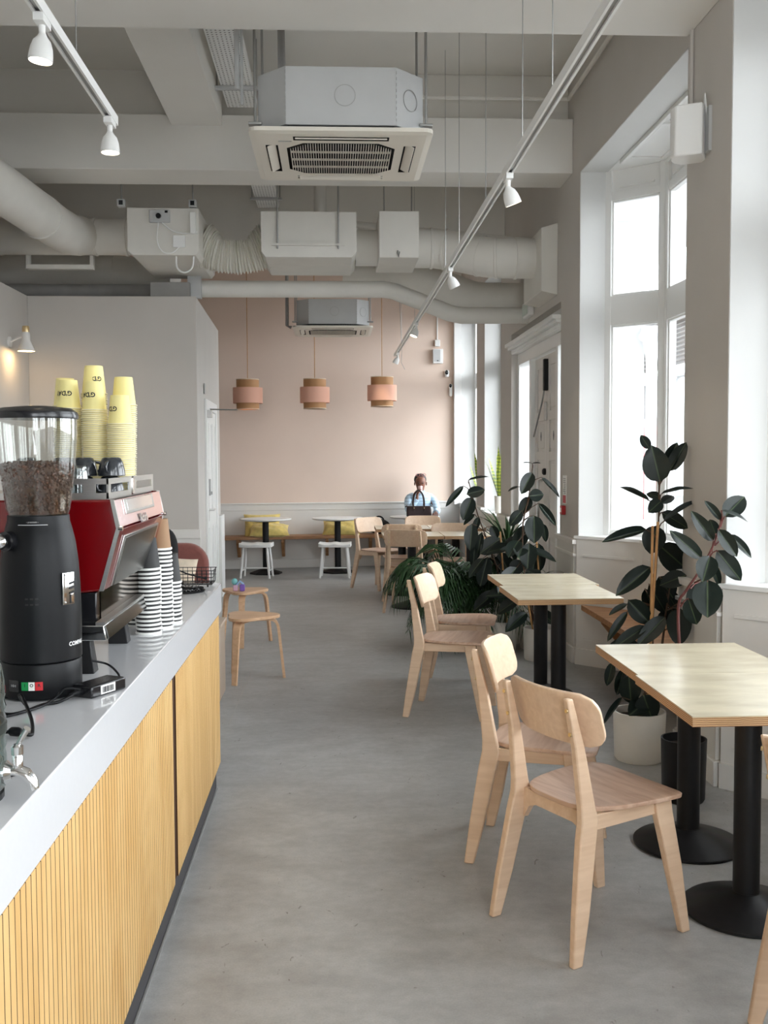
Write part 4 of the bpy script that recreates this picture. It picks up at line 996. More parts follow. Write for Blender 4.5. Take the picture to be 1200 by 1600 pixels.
# ---------------------------------------------------------------- coffee grinder
gx, gy = -.744, 2.615
gr = thing('coffee_grinder', 'tall black coffee grinder with clear hopper of beans', 'grinder', (gx,gy,CT))
MB().lathe([(.0,.004),(.094,.004),(.098,.010),(.098,.088),(.0965,.091)], (gx,gy,CT), 48).build('base', M['blackmatte'], gr, smooth=35)
MB().lathe([(.0965,.093),(.099,.096),(.0995,.20),(.098,.28),(.0945,.34),(.088,.39),(.080,.425),(.0755,.44),(.0745,.455),(0,.455)], (gx,gy,CT), 48).build('body', M['blackmatte'], gr, smooth=35)
MB().lathe([(.073,.452),(.078,.47),(.092,.58),(.0985,.66),(.099,.70),(.097,.70),(.0965,.66),(.090,.58),(.076,.472),(.071,.456)], (gx,gy,CT), 48, cap=False).build('hopper', M['clear'], gr, smooth=40)
MB().lathe([(0,.695),(.1015,.695),(.103,.702),(.100,.712),(.085,.722),(.03,.728),(0,.728)], (gx,gy,CT), 48).build('lid', M['blackgloss'], gr, smooth=35)
core = MB().lathe([(0,.458),(.066,.458),(.083,.56),(.085,.575),(.05,.585),(0,.588)], (gx,gy,CT), 32)
core.build('bean_heap', M['bean'], gr, smooth=40)
bn_ = MB(); r2 = random.Random(3)
for k in range(1500):
    if k < 1050:
        h = r2.random(); z = .462+.118*h; rr = (.0685+(.0885-.0685)*((z-.456)/.124)) + r2.uniform(-.004,.0015); a = r2.uniform(0,2*PI)
        if z > .555 and a > PI: z -= 0
    else:
        rr = .086*math.sqrt(r2.random()); a = r2.uniform(0,2*PI); z = .582-.05*(rr/.086)**6*.12+r2.uniform(-.003,.006)
    c_ = Vector((gx+rr*math.cos(a), gy+rr*math.sin(a), CT+z))
    mm = Matrix.Translation(c_) @ Euler((r2.uniform(0,6),r2.uniform(0,6),r2.uniform(0,6))).to_matrix().to_4x4()
    q = MB().ball((0,0,0), (.0058,.0042,.0034), 6, 4).xf(mm); b0 = len(bn_.v); bn_.v += q.v; bn_.f += [tuple(i+b0 for i in f_) for f_ in q.f]
tag(bn_.build('coffee_beans', M['bean'], gr, smooth=70), kind='stuff')
def on_body(r_, a0, z0):       # wrap flat artwork on the round body; angle measured from the camera side
    return lambda x, y: (gx+r_*math.sin(a0+x/r_), gy-r_*math.cos(a0+x/r_), CT+z0+y)
def patch(w_, h_, r_, a0, z0, t=.0015, n=8):
    o = MB(); rows = []
    for rr in (r_+t,):
        rows = [[on_body(rr,a0,z0)(-w_/2+w_*i/n, yy) for i in range(n+1)] for yy in (-h_/2, h_/2)]
    return o.grid(rows)
mw = wrap(text_mesh('COMPAK', .0145), on_body(.1005, 1.28, .135)); mw.build('lettering', M['whiteink'], gr)
for w_, dx, m_ in ((.017,-.0165,M['green']),(.015,0,M['whitecard']),(.018,.0175,M['redprint'])):
    patch(w_, .021, .098, .02+dx/.098, .040).build('sticker', m_, gr)
for s, dx in (('I',-.0165),('O',0),('R',.0175)): wrap(text_mesh(s, .011), on_body(.1000, .02+dx/.098, .042)).build('lettering', M['ink'], gr)
patch(.03, .028, .0985, -.46, .040).build('switch', M['blackgloss'], gr)
wrap(text_mesh('I O I', .008), on_body(.1005, -.46, .040)).build('lettering', M['whiteink'], gr)
o = MB(); r_ = .0775
for yy in (-.006,.006): o.grid([[on_body(r_,.08,.428)(-.036+.072*i/10, yy+e) for i in range(11)] for e in (-.0006,.0006)])
for xx in (-.036,.036): o.grid([[on_body(r_,.08,.428)(xx+e, -.006+.012*i/2) for i in range(3)] for e in (-.0006,.0006)])
o.build('label_outline', M['whiteink'], gr)
wrap(text_mesh('coffee grinder original', .0052), on_body(r_, .08, .428)).build('lettering', M['cable'], gr)
wrap(text_mesh('- premium -', .006), on_body(.0765, .08, .441)).build('lettering', M['cable'], gr)
bd = MB(); rows = []
for yy in (-.040,.040): rows.append([on_body(.1015,1.0,.275)(-.019+.038*i/8, yy) for i in range(9)])
bd.grid(rows); bdo = bd.build('badge', M['chrome'], gr, solid=.003, bevel=.001)
o = MB()
for k, yy in enumerate((.012,.0,-.012)): o.grid([[on_body(.1045,1.0,.275)(.000+.019*i/4, yy+e+.003*i/4) for i in range(5)] for e in (-.0025,.0025)])
o.grid([[on_body(.1045,1.0,.275)(.004+e, -.038+.022*i/2) for i in range(3)] for e in (-.0016,.0016)])
o.build('badge_cutouts', M['black'], bdo)
for yy in (-.034,.034): MB().ball(on_body(.1035,1.0,.275)(-.013,yy), .0028).build('rivet', M['steel'], bdo, smooth=60)
sl_ = MB()
for k in range(3):
    for j in range(2): sl_.grid([[on_body(.1000,-.05+.12*k,.255-.014*j)(-.004+.008*i, e) for i in range(2)] for e in (-.002,.002)])
sl_.build('vent_slot', M['darkhole'], gr)
kb = MB().lathe([(0,0),(.024,0),(.024,.035),(0,.035)], (gx-.045,gy-.055,CT+.395), 20, Matrix.Rotation(R(-22),3,'Z') @ Matrix.Rotation(R(90),3,'X')); kb.build('side_collar', M['blackgloss'], gr, smooth=40)
MB().ball((gx-.064,gy-.104,CT+.395), .019).build('side_knob', M['chrome'], gr, smooth=60)

# ---------------------------------------------------------------- espresso machine
em = thing('espresso_machine', 'red espresso machine with chrome trim and cup rail on the counter', 'coffee machine', (-.9,3.2,CT))
y0, y1 = 2.86, 3.60
side = [(-.612,1.432),(-.597,1.352),(-.645,1.178),(-.78,1.166),(-1.15,1.166),(-1.20,1.30),(-1.18,1.432)]
for a, b in ((y0,y0+.03),(y1-.03,y1)):
    MB().extrude([(x,a,z) for x,z in side], (0,b-a,0)).build('side_panel', M['red'], em, bevel=.006)
ins = [(-.618,1.425),(-.604,1.352),(-.650,1.185),(-1.14,1.175),(-1.18,1.30),(-1.17,1.425)]
MB().extrude([(x,y0+.03,z) for x,z in ins], (0,y1-y0-.06,0)).build('body', M['red'], em)
def face(p, q, ya, yb, u0, u1, off):       # quad on the slanted face p-q (xz), u along it
    p, q = Vector((p[0],0,p[1])), Vector((q[0],0,q[1])); d_ = q-p; n_ = Vector((-d_.z,0,d_.x)).normalized()
    if n_.x < 0: n_ = -n_
    a, b = p+d_*u0+n_*off, p+d_*u1+n_*off
    return [Vector((a.x,ya,a.z)),Vector((b.x,ya,b.z)),Vector((b.x,yb,b.z)),Vector((a.x,yb,a.z))], n_
def face_box(name, p, q, ya, yb, u0, u1, off, th, m_):
    f_, n_ = face(p,q,ya,yb,u0,u1,off); return MB().extrude(f_, n_*th).build(name, m_, em, bevel=.0015)
T, Mi, Bo = side[0], side[1], side[2]
face_box('upper_fascia', T, Mi, y0+.004, y1-.004, .02, .98, .000, .004, mat('pink_reflection_chrome', (.86,.60,.60), .10, metal=1))  # pink of the reflections put into the chrome's colour
face_box('display_frame', T, Mi, y0+.11, y1-.17, .06, .60, .004, .004, M['steel'])
face_box('display_window', T, Mi, y0+.14, y1-.20, .08, .50, .008, .001, M['chrome'])
face_box('red_frame', Mi, Bo, y0+.008, y1-.008, .02, .99, -.002, .005, M['red'])
face_box('mirror_frame', Mi, Bo, y0+.085, y1-.085, .14, .97, .003, .004, M['steel'])
face_box('mirror_panel', Mi, Bo, y0+.105, y1-.105, .18, .97, .007, .002, mat('dull_mirror', (.22,.215,.205), .26, metal=1))
for a in (y0-.002, y1-.006):
    o = MB(); pts = [(T[0]+.002,a,T[1]),(Mi[0]+.004,a,Mi[1]),(Bo[0]+.004,a,Bo[1])]
    o.extrude([(T[0]-.006,a,T[1]),(T[0]+.004,a,T[1]),(Mi[0]+.005,a,Mi[1]),(Bo[0]+.004,a,Bo[1]),(Bo[0]-.008,a,Bo[1]),(Mi[0]-.006,a,Mi[1])], (0,.008,0)); o.build('edge_trim', M['steel'], em)
    MB().lathe([(0,-.006),(.007,-.006),(.007,.006),(0,.006)], (Mi[0]+.006,a+.004,Mi[1]), 12, Matrix.Rotation(R(90),3,'Y')).build('bolt_head', M['chrome'], em, smooth=40)
lt = text_mesh('Victoria', .036)
f_, n_ = face(T, Mi, 0, 1, .98, 0, .007); up = (f_[1]-f_[0]).normalized()
wrap(lt, lambda x, y_: Vector((f_[0].x,3.215+x,f_[0].z)) + up*(y_+.008))
lt.build('lettering', M['chrome'], em, solid=.003)
# cup rail
rl = MB()
for (xa, xb, ya, yb) in ((-1.16,-.625,y0+.012,y0+.017),(-.630,-.625,y0+.012,3.20),(-.630,-.625,3.24,y1-.02)):
    rl.box(xa,xb,ya,yb,1.434,1.450); rl.box(xa,xb,ya,yb,1.474,1.490)
    if xb-xa > .1:
        for t in (xa, (xa+xb)/2, xb-.07): rl.box(t,t+.035,ya,yb,1.450,1.474)
    else:
        for t in (ya, yb-.035): rl.box(xa,xb,t,t+.035,1.450,1.474)
rl.build('cup_rail', M['steel'], em)
MB().box(-1.16,-.63,y0+.02,y1-.02,1.428,1.436).build('cup_tray', M['steel'], em)
MB().box(-.634,-.622,3.205,3.235,1.434,1.486).build('rail_post', M['chrome'], em, bevel=.003)
# underside, splash panel, drip tray, legs
MB().box(-1.05,-.668,y0+.03,y1-.08,1.085,1.17).build('boiler_cover', M['blackgloss'], em, bevel=.003)
MB().box(-.668,-.660,y0+.05,y1-.10,1.085,1.185).build('splash_panel', mat('brown_reflection_mirror', (.20,.14,.10), .10, metal=1), em)  # polished panel with its wood-brown reflections put into the metal colour
MB().extrude([(-1.12,2.83,1.045),(-.628,2.83,1.045),(-.636,2.83,1.086),(-1.12,2.83,1.092)], (0,.60,0)).build('drip_tray', M['chrome'], em, bevel=.002)
MB().box(-.660,-.634,2.84,3.42,1.0865,1.094).build('tray_rim', M['steel'], em)
MB().extrude([(-.6265,2.845,1.048),(-.6355,2.845,1.083),(-.6335,2.845,1.083),(-.6245,2.845,1.048)], (0,.57,0)).build('tray_front', mat('dark_mirror', (.10,.10,.095), .12, metal=1), em)
for y in (2.84,3.30):
    for x in (-.70,-1.08):
        MB().loft([[Vector((x-.028,y,CT)),Vector((x+.034,y,CT)),Vector((x+.034,y+.055,CT)),Vector((x-.028,y+.055,CT))],[Vector((x-.03,y+.006,1.046)),Vector((x+.022,y+.006,1.046)),Vector((x+.022,y+.049,1.046)),Vector((x-.03,y+.049,1.046))]]).build('foot', M['black'], em, bevel=.003)

# ---------------------------------------------------------------- cups and glasses on top of the machine
CUPZ = 1.436
def espresso_cup(loc, rz, label):
    c = thing('espresso_cup', label, 'cup', loc, rz, 'charcoal cups on the coffee machine')
    MB().lathe([(.039,0),(.0405,.002),(.039,.018),(.034,.040),(.027,.053),(.021,.056),(0,.056)], (0,0,0), 28).build('bowl', M['darkcup'], c, local=True, smooth=40)
    MB().tube([(.036,0,.012),(.056,0,.016),(.060,0,.028),(.050,0,.040),(.032,0,.042)], .0048, 8).build('handle', M['darkcup'], c, local=True, smooth=50)
    return c
ec = espresso_cup((-.672,3.12,CUPZ), R(-120), 'charcoal espresso cup upside down at the rail corner, lower layer')
EC = [((-.668,3.12,CUPZ+.057),-95,'charcoal espresso cup upside down, top layer nearest the rail corner'),((-.755,3.13,CUPZ),60,'charcoal espresso cup upside down, lower layer under the pair of cups'),((-.752,3.13,CUPZ+.057),40,'charcoal espresso cup upside down, top layer in front of the middle yellow stack'),
      ((-.795,3.05,CUPZ),200,'charcoal espresso cup upside down, lower layer behind the tumblers'),((-.790,3.05,CUPZ+.057),200,'charcoal espresso cup upside down, top layer behind the tumblers'),((-.90,3.08,CUPZ),190,'charcoal espresso cup seen through the grinder hopper, lower layer'),((-.905,3.08,CUPZ+.057),170,'charcoal espresso cup seen through the grinder hopper, top layer')]
for l_, a, lab in EC: dup(ec, l_, R(a), lab)
tg = tag(MB().lathe([(.031,0),(.032,.004),(.030,.05),(.027,.085),(.024,.09),(0,.09),(0,.084),(.024,.082),(.028,.05),(.030,.004)], (0,0,0), 24, cap=False).build('glass_tumbler', M['tumbler'], smooth=40), 'clear tumbler upside down behind the near cup rail', 'glass', 'clear tumblers on the coffee machine')
tg.location = (-.728,2.95,CUPZ)
for l_, lab in (((-.83,2.95,CUPZ),'clear tumbler seen through the grinder hopper'),((-.80,2.985,CUPZ),'clear tumbler half hidden behind the grinder hopper edge')):
    o = tg.copy(); COL.objects.link(o); o.location = l_; o['label'] = lab
yc = MB().lathe([(0,.0925),(.0275,.0925),(.0285,.092),(.0376,.0042),(.0418,.0036),(.0426,.0020),(.0418,.0004),(.0385,.0)], (0,0,0), 28, cap=False)
yme = yc.mesh('paper_cup', M['yellow'], 40); yme.materials.append(M['rim'])
for p in yme.polygons:
    if p.center.z < .0040: p.material_index = 1
CUPS = [(-.845,3.335,42,'front left',-.30),(-.757,3.305,41,'front middle',-.55),(-.676,3.275,34,'front right',-.95),(-.880,3.435,44,'rear left',.55),(-.782,3.415,50,'rear middle',.12),(-.688,3.385,44,'rear right',2.6)]
for x, y, n, nm, ta in CUPS:
    for k in range(n):
        o = D.objects.new('paper_cup', yme); COL.objects.link(o)
        o.location = (x+rnd.uniform(-.0008,.0008)+.00015*k*(1 if x > -.7 else -.2), y+rnd.uniform(-.0008,.0008), CUPZ+.0065*k); o.rotation_euler = (0,0,rnd.uniform(0,6))
        last = k == n-1
        tag(o, ('top yellow paper cup of the %s stack on the coffee machine' if last else 'yellow paper cup in the %s stack on the coffee machine, only its rim showing') % nm, 'paper cup', None if last else 'yellow cups of the %s stack' % nm)
        if last:
            o.rotation_euler = (0,0,0)
            q = text_mesh("G'DAY", .0205)
            def onc(px, py, ta=ta):
                X_, Y_ = -px, -py            # printed for drinking, so it stands on its head here
                z = .050+Y_; r_ = .0285+(.0376-.0285)*(.092-z)/.087+.0004; a = ta+X_/.034
                return (r_*math.sin(a), -r_*math.cos(a), z)
            wrap(q, onc).build('lettering', M['ink'], o, local=True)

# striped ripple cups on the worktop
wc = MB().lathe([(0,.108),(.029,.108),(.030,.107),(.0405,.0075),(.0435,.0070),(.0445,.0035),(.0435,.0002),(.0405,.0)], (0,0,0), 26, cap=False)
wme = wc.mesh('ripple_cup', M['blackcard'], 40); wme.materials.append(M['whitecard'])
for p in wme.polygons:
    if p.center.z < .0074: p.material_index = 1
for x, y, n, nm in ((-.634,3.50,16,'nearest'),(-.612,3.615,20,'tall middle'),(-.598,3.72,11,'rear right'),(-.70,3.66,15,'rear left')):
    for k in range(n):
        o = D.objects.new('ripple_cup', wme); COL.objects.link(o)
        o.location = (x+rnd.uniform(-.0022,.0022), y+rnd.uniform(-.002,.002), CT+.0145*k)
        o.rotation_euler = (rnd.uniform(-.02,.02), rnd.uniform(-.02,.02), 0) if k else (0,0,0)
        last = k == n-1
        if last and nm == 'tall middle':
            o.data = wme.copy(); o.data.materials[0] = mat('brown_kraft_card', srgb(150,118,88), .7)
            tag(o, 'brown kraft paper cup on top of the tall ripple cup stack', 'paper cup'); continue
        tag(o, ('top black ripple cup of the %s stack behind the coffee machine' if last else 'black ripple cup with white rim in the %s stack behind the coffee machine') % nm, 'paper cup', None if last else 'ripple cups of the %s stack' % nm)

# ---------------------------------------------------------------- power adapter, water jar, basket, tray
pa_ = thing('power_adapter', 'black power adapter with barcode label and cables beside the grinder', 'adapter', (-.600,2.613,CT), R(62))
MB().obox((0,0,.016),(.13,.063,.032)).build('case', M['blackgloss'], pa_, local=True, bevel=.005)
MB().box(-.032,.022,-.0322,-.0316,.005,.027).build('label', M['whitecard'], pa_, local=True)
o = MB(); x = -.026
r3 = random.Random(5)
while x < .016: w_ = r3.choice((.0006,.0009,.0015)); o.box(x,x+w_,-.0326,-.0321,.008,.023); x += w_+r3.choice((.0007,.0012))
o.build('barcode', M['ink'], pa_, local=True)
MB().tube([(-.065,.005,.016),(-.085,.005,.016),(-.10,.01,.013)], [.010,.008,.005], 12).build('plug', M['blackmatte'], pa_, local=True, smooth=40)
cp_ = lambda pts, r_=.0042: MB().tube([Vector(p) for p in pts], r_, 8).build('cable', M['blackmatte'], pa_, smooth=50)
cp_(smooth_path([(-.647,2.53,.964),(-.672,2.495,.956),(-.702,2.470,.956),(-.725,2.41,.956),(-.750,2.38,.956),(-.79,2.40,.956)]))
cp_(smooth_path([(-.62,2.50,.985),(-.655,2.49,.990),(-.675,2.49,.97),(-.70,2.46,.956),(-.73,2.40,.956),(-.80,2.30,.956)]), .0034)
cp_(smooth_path([(-.745,2.47,.958),(-.748,2.44,.985),(-.735,2.42,.985),(-.69,2.33,.960),(-.655,2.22,.956),(-.652,2.185,.960),(-.672,2.19,.965)]))
cp_(smooth_path([(-.690,2.20,.963),(-.72,2.22,.958),(-.80,2.24,.956)]))
cp_(smooth_path([(-.566,2.68,.965),(-.575,2.72,.975),(-.62,2.80,.985),(-.66,2.78,1.0)]), .003)
MB().tube([(-.668,2.188,.965),(-.676,2.191,.965),(-.692,2.199,.964),(-.698,2.202,.964)], [.006,.010,.010,.006], 14).build('ferrite_bead', M['blackmatte'], pa_, smooth=40)
wj = thing('water_jar', 'ribbed glass water jar with steel tap at the left edge of the counter', 'water dispenser', (-.68,1.82,CT))
jx, jy = -.68, 1.80
prof = [(0,.010),(.088,.010),(.098,.022),(.100,.045),(.0985,.075)]
for k in range(5): prof += [(.0965,.085+.022*k),(.100,.094+.022*k)]
prof += [(.0985,.205),(.094,.235),(.078,.262),(.058,.28),(.052,.30),(.056,.31),(.056,.33)]
MB().lathe(prof, (jx,jy,CT), 40, cap=False).build('glass', M['bottle'], wj, smooth=50)
MB().lathe([(0,.014),(.086,.014),(.094,.025),(.094,.118),(0,.118)], (jx,jy,CT), 32).build('water', glass('still_water', (.86,.92,.91), .04, edge=.4), wj, smooth=40)
MB().lathe([(.0955,.116),(.1008,.118),(.1008,.132),(.0955,.134)], (jx,jy,CT), 40, cap=False).build('dark_band', mat('dark_green_band', srgb(40,48,46), .3), wj, smooth=40)
MB().lathe([(.06,.33),(.062,.345),(0,.35)], (jx,jy,CT), 32).build('lid', M['steel'], wj, smooth=40)
MB().lathe([(0,0),(.094,0),(.094,.010),(0,.010)], (jx,jy,CT), 32).build('base', M['black'], wj)
tz = CT+.048; tx = jx+.100
RX = Matrix.Rotation(R(90),3,'Y')
MB().lathe([(.0,-.002),(.020,-.002),(.021,.003),(.014,.010),(.012,.012)], (tx,jy,tz), 20, RX).build('tap_flange', M['chrome'], wj, smooth=40)
MB().tube([(tx+.008,jy,tz),(tx+.022,jy,tz+.001),(tx+.036,jy-.002,tz-.004),(tx+.046,jy-.003,tz-.015),(tx+.050,jy-.004,tz-.030)], [.0105,.0125,.0125,.0115,.0095], 16).build('tap_spout', M['chrome'], wj, smooth=50)
MB().lathe([(.0095,.008),(.0095,.028),(.0078,.030),(.0105,.032),(.0105,.046),(.006,.050),(0,.050)], (tx+.022,jy,tz), 16).build('tap_valve', M['chrome'], wj, smooth=40)
MB().tube([(tx+.022,jy,tz+.047),(tx+.030,jy-.004,tz+.060),(tx+.043,jy-.010,tz+.080)], [.004,.005,.0065], 10).build('tap_lever', M['chrome'], wj, smooth=50)
jg = tag(MB().lathe([(0,.005),(.062,.005),(.066,.01),(.072,.12),(.084,.34),(.0865,.385),(.084,.385),(.081,.34),(.069,.12),(.063,.014),(0,.014)], (-.795,2.18,CT), 32, cap=False).build('glass_jug', M['bottle'], smooth=40), 'tall clear glass jug half out of the picture beside the grinder', 'jug')
bk = thing('wire_basket', 'black wire basket with tongs at the far end of the counter', 'basket', (-.645,4.78,CT))
bx0, bx1, by0, by1, bz0, bz1 = -.735, -.562, 4.70, 4.84, CT+.014, CT+.078
o = MB()
def loop_(z, e): o.tube([(bx0-e,by0-e,z),(bx1+e,by0-e,z),(bx1+e,by1+e,z),(bx0-e,by1+e,z)], .0019, 6, closed=True)
loop_(bz0,0); loop_(bz0+.032,.003); loop_(bz1,.006)
for k in range(9):
    x = bx0+(bx1-bx0)*k/8
    o.tube([(x,by0-.006,bz1),(x,by0,bz0),(x,by1,bz0),(x,by1+.006,bz1)], .0014, 6)
for k in range(1,5):
    y = by0+(by1-by0)*k/5
    o.tube([(bx0-.006,y,bz1),(bx0,y,bz0),(bx1,y,bz0),(bx1+.006,y,bz1)], .0014, 6)
o.build('wire_frame', M['black'], bk, smooth=50)
for x in (bx0+.02,bx1-.02):
    for y in (by0+.01,by1-.01): MB().lathe([(0,-.014),(.004,-.012),(.005,0),(0,0)], (x,y,bz0), 10).build('foot', M['black'], bk, smooth=40)
tn = thing('tongs', 'black tongs lying in the wire basket', 'tongs', (-.66,4.76,bz0+.03))
for d_ in (-.006,.006): MB().tube([(-.73,4.74,bz1+.004),(-.68,4.745+d_,bz0+.045),(-.60,4.76+2*d_,bz0+.022)], .0032, 6).build('arm', M['black'], tn, smooth=50)
MB().ball((-.598,4.76,bz0+.022), .008).build('tip', M['black'], tn, smooth=50)
tr = thing('serving_tray', 'round black woven tray on the worktop before the wire basket', 'tray', (-.665,4.565,CT))
MB().lathe([(0,.0),(.085,.0),(.092,.006),(.088,.009),(0,.007)], (-.665,4.565,CT), 40).build('plate', M['black'], tr, smooth=40)
o = MB()
for k in range(60):
    a = 2*PI*k/60; o.tube([(-.665+.05*math.cos(a),4.565+.05*math.sin(a),CT+.010),(-.665+.082*math.cos(a+.12),4.565+.082*math.sin(a+.12),CT+.013+.004*(k%2))], .0028, 5)
tag(o.build('woven_edge', M['blackgloss'], tr), kind='stuff')
tag(MB().obox((-.735,4.47,CT+.004),(.035,.09,.0012),(R(6),R(-8),R(38))).build('receipt', M['whitecard']), 'small white receipt lying at the edge of the black tray', 'receipt')

# ---------------------------------------------------------------- plants
r4 = random.Random(11)
PLANTS = {'P1':([[1.584,5.08,1.579,1.545,5.1,1.648,0.049,0.9],[1.62,5.02,1.414,1.566,4.99,1.589,0.135,1.0],[1.674,5.11,1.47,1.745,5.14,1.609,0.068,0.8],[1.694,5.1,1.466,1.779,5.1,1.613,0.076,0.85],[1.652,5.1,1.35,1.79,5.05,1.4,0.056,0.25],[1.583,5.08,1.319,1.423,5.05,1.384,0.04,0.3],[1.665,5.13,1.299,1.745,5.18,1.341,0.056,0.6],[1.658,5.13,1.33,1.597,5.16,1.357,0.056,0.5],[1.633,5.04,1.318,1.559,5.01,1.261,0.072,0.95],[1.66,5.08,1.212,1.841,5.06,1.333,0.04,0.35],[1.659,5.11,1.257,1.795,5.09,1.178,0.076,0.8],[1.57,5.08,1.172,1.331,5.03,1.112,0.057,0.7],[1.64,5.12,1.189,1.604,5.12,1.045,0.12,0.95],[1.66,5.16,1.088,1.871,5.22,0.922,0.141,0.9],[1.579,5.04,0.986,1.39,4.98,0.849,0.088,0.75],[1.668,5.18,0.92,1.749,5.18,0.807,0.121,0.8],[1.797,5.13,0.933,1.661,5.13,0.889,0.096,0.7],[1.467,5.03,0.823,1.579,5.03,0.703,0.098,0.9],[1.463,5.03,0.803,1.364,5.01,0.754,0.035,0.5],[1.462,5.02,0.767,1.349,5.0,0.627,0.045,0.6],[1.726,5.02,0.778,1.695,4.94,0.603,0.122,0.95],[1.645,5.0,0.739,1.493,4.95,0.608,0.088,0.85],[1.552,5.0,0.694,1.368,4.95,0.605,0.072,0.6],[1.606,5.14,0.889,1.704,5.17,0.735,0.088,0.8],[1.598,5.18,0.859,1.65,5.21,0.737,0.073,0.8],[1.788,5.1,0.802,1.881,5.1,0.644,0.089,0.85],[1.82,5.08,0.694,1.885,5.08,0.578,0.052,0.8],[1.713,5.2,0.847,1.799,5.25,0.73,0.081,0.7],[1.378,4.98,0.519,1.347,4.98,0.399,0.051,0.8],[1.449,5.03,0.476,1.414,5.03,0.342,0.055,0.85],[1.465,5.0,0.449,1.479,5.0,0.302,0.109,0.9],[1.533,4.98,0.356,1.577,4.96,0.225,0.121,0.9],[1.428,4.98,0.342,1.32,4.93,0.219,0.031,0.5],[1.677,5.18,0.474,1.712,5.18,0.323,0.097,0.8],[1.745,5.18,0.423,1.789,5.18,0.288,0.073,0.7]],[[[1.598,5.08,0.2],[1.603,5.08,0.496],[1.609,5.08,0.741],[1.623,5.08,0.986],[1.633,5.08,1.196],[1.628,5.06,1.415]],[[1.651,5.13,0.186],[1.664,5.14,0.483],[1.695,5.14,0.731],[1.725,5.16,0.893]]]),'P1b':([[1.739,4.48,1.27,1.851,4.53,1.363,0.092,0.8],[1.709,4.44,1.301,1.822,4.41,1.268,0.039,0.3],[1.728,4.5,1.255,1.652,4.5,1.343,0.039,0.6],[1.69,4.48,1.164,1.582,4.46,1.298,0.064,0.85],[1.73,4.56,1.187,1.713,4.59,1.256,0.054,0.8],[1.695,4.44,1.219,1.781,4.44,1.097,0.066,0.75],[1.77,4.5,1.19,1.878,4.5,1.085,0.044,0.6],[1.706,4.48,1.121,1.812,4.45,0.986,0.085,0.85],[1.653,4.42,1.103,1.607,4.38,0.992,0.095,0.95],[1.636,4.4,0.999,1.616,4.34,0.844,0.129,1.0],[1.638,4.48,1.086,1.495,4.46,1.209,0.067,0.85],[1.646,4.53,0.972,1.611,4.53,0.841,0.078,0.8],[1.723,4.6,1.059,1.792,4.65,0.933,0.043,0.6],[1.578,4.48,0.907,1.623,4.48,0.784,0.084,0.8]],[[[1.528,4.43,0.629],[1.535,4.48,0.871],[1.57,4.48,0.943],[1.642,4.48,1.05],[1.698,4.48,1.164],[1.729,4.48,1.272]]]),'P2a':([[1.049,7.95,1.356,1.206,7.93,1.39,0.037,0.25],[1.009,7.95,1.311,0.863,7.91,1.162,0.054,0.7],[1.03,7.91,1.249,1.171,7.91,1.281,0.09,0.9],[1.076,7.95,1.221,1.0,7.91,1.048,0.116,0.95],[1.098,7.95,1.09,1.003,7.95,1.013,0.047,0.5],[1.128,7.93,1.069,1.087,7.93,0.948,0.056,0.7],[1.07,7.9,1.018,1.049,7.87,0.813,0.111,0.9],[1.285,7.89,0.896,1.128,7.87,0.793,0.137,0.85],[1.237,8.0,0.993,1.283,8.0,0.894,0.078,0.85],[1.193,7.91,0.756,1.131,7.89,0.525,0.12,0.9],[1.146,7.9,0.952,1.102,7.9,0.736,0.064,0.7],[1.094,7.92,0.843,1.078,7.92,0.669,0.064,0.7],[1.294,8.01,0.778,1.394,8.01,0.612,0.13,0.9],[1.367,8.05,0.718,1.356,8.05,0.541,0.12,0.8]],[[[1.34,7.95,0.279],[1.285,7.95,0.62],[1.197,7.95,0.883],[1.12,7.95,1.09],[1.049,7.95,1.351]]]),'P2b':([[1.486,7.62,1.486,1.545,7.6,1.491,0.041,0.2],[1.486,7.62,1.486,1.416,7.6,1.502,0.041,0.2],[1.48,7.59,1.419,1.392,7.56,1.26,0.101,0.95],[1.382,7.62,1.313,1.301,7.62,1.282,0.031,0.4],[1.553,7.62,1.382,1.7,7.59,1.244,0.043,0.5],[1.453,7.57,1.244,1.562,7.57,1.254,0.098,0.9],[1.475,7.64,1.235,1.4,7.64,1.1,0.095,0.85],[1.403,7.6,1.134,1.313,7.6,1.023,0.089,0.95],[1.524,7.58,1.189,1.653,7.56,1.019,0.06,0.6],[1.485,7.54,1.1,1.476,7.48,0.901,0.145,1.0],[1.578,7.65,1.03,1.6,7.65,0.891,0.058,0.7],[1.451,7.65,1.021,1.357,7.65,0.82,0.116,0.85],[1.455,7.57,0.893,1.437,7.54,0.699,0.135,0.95],[1.54,7.64,0.884,1.556,7.64,0.669,0.095,0.8],[1.378,7.62,0.835,1.237,7.59,0.839,0.062,0.4],[1.41,7.68,0.755,1.347,7.68,0.64,0.114,0.8],[1.357,7.62,0.657,1.379,7.62,0.499,0.093,0.8],[1.516,7.68,0.754,1.496,7.68,0.606,0.114,0.8],[1.294,7.62,0.647,1.232,7.62,0.501,0.083,0.8]],[[[1.549,7.67,0.14],[1.453,7.62,0.498],[1.42,7.62,0.761],[1.417,7.62,1.034],[1.461,7.62,1.242],[1.489,7.62,1.476]]])}

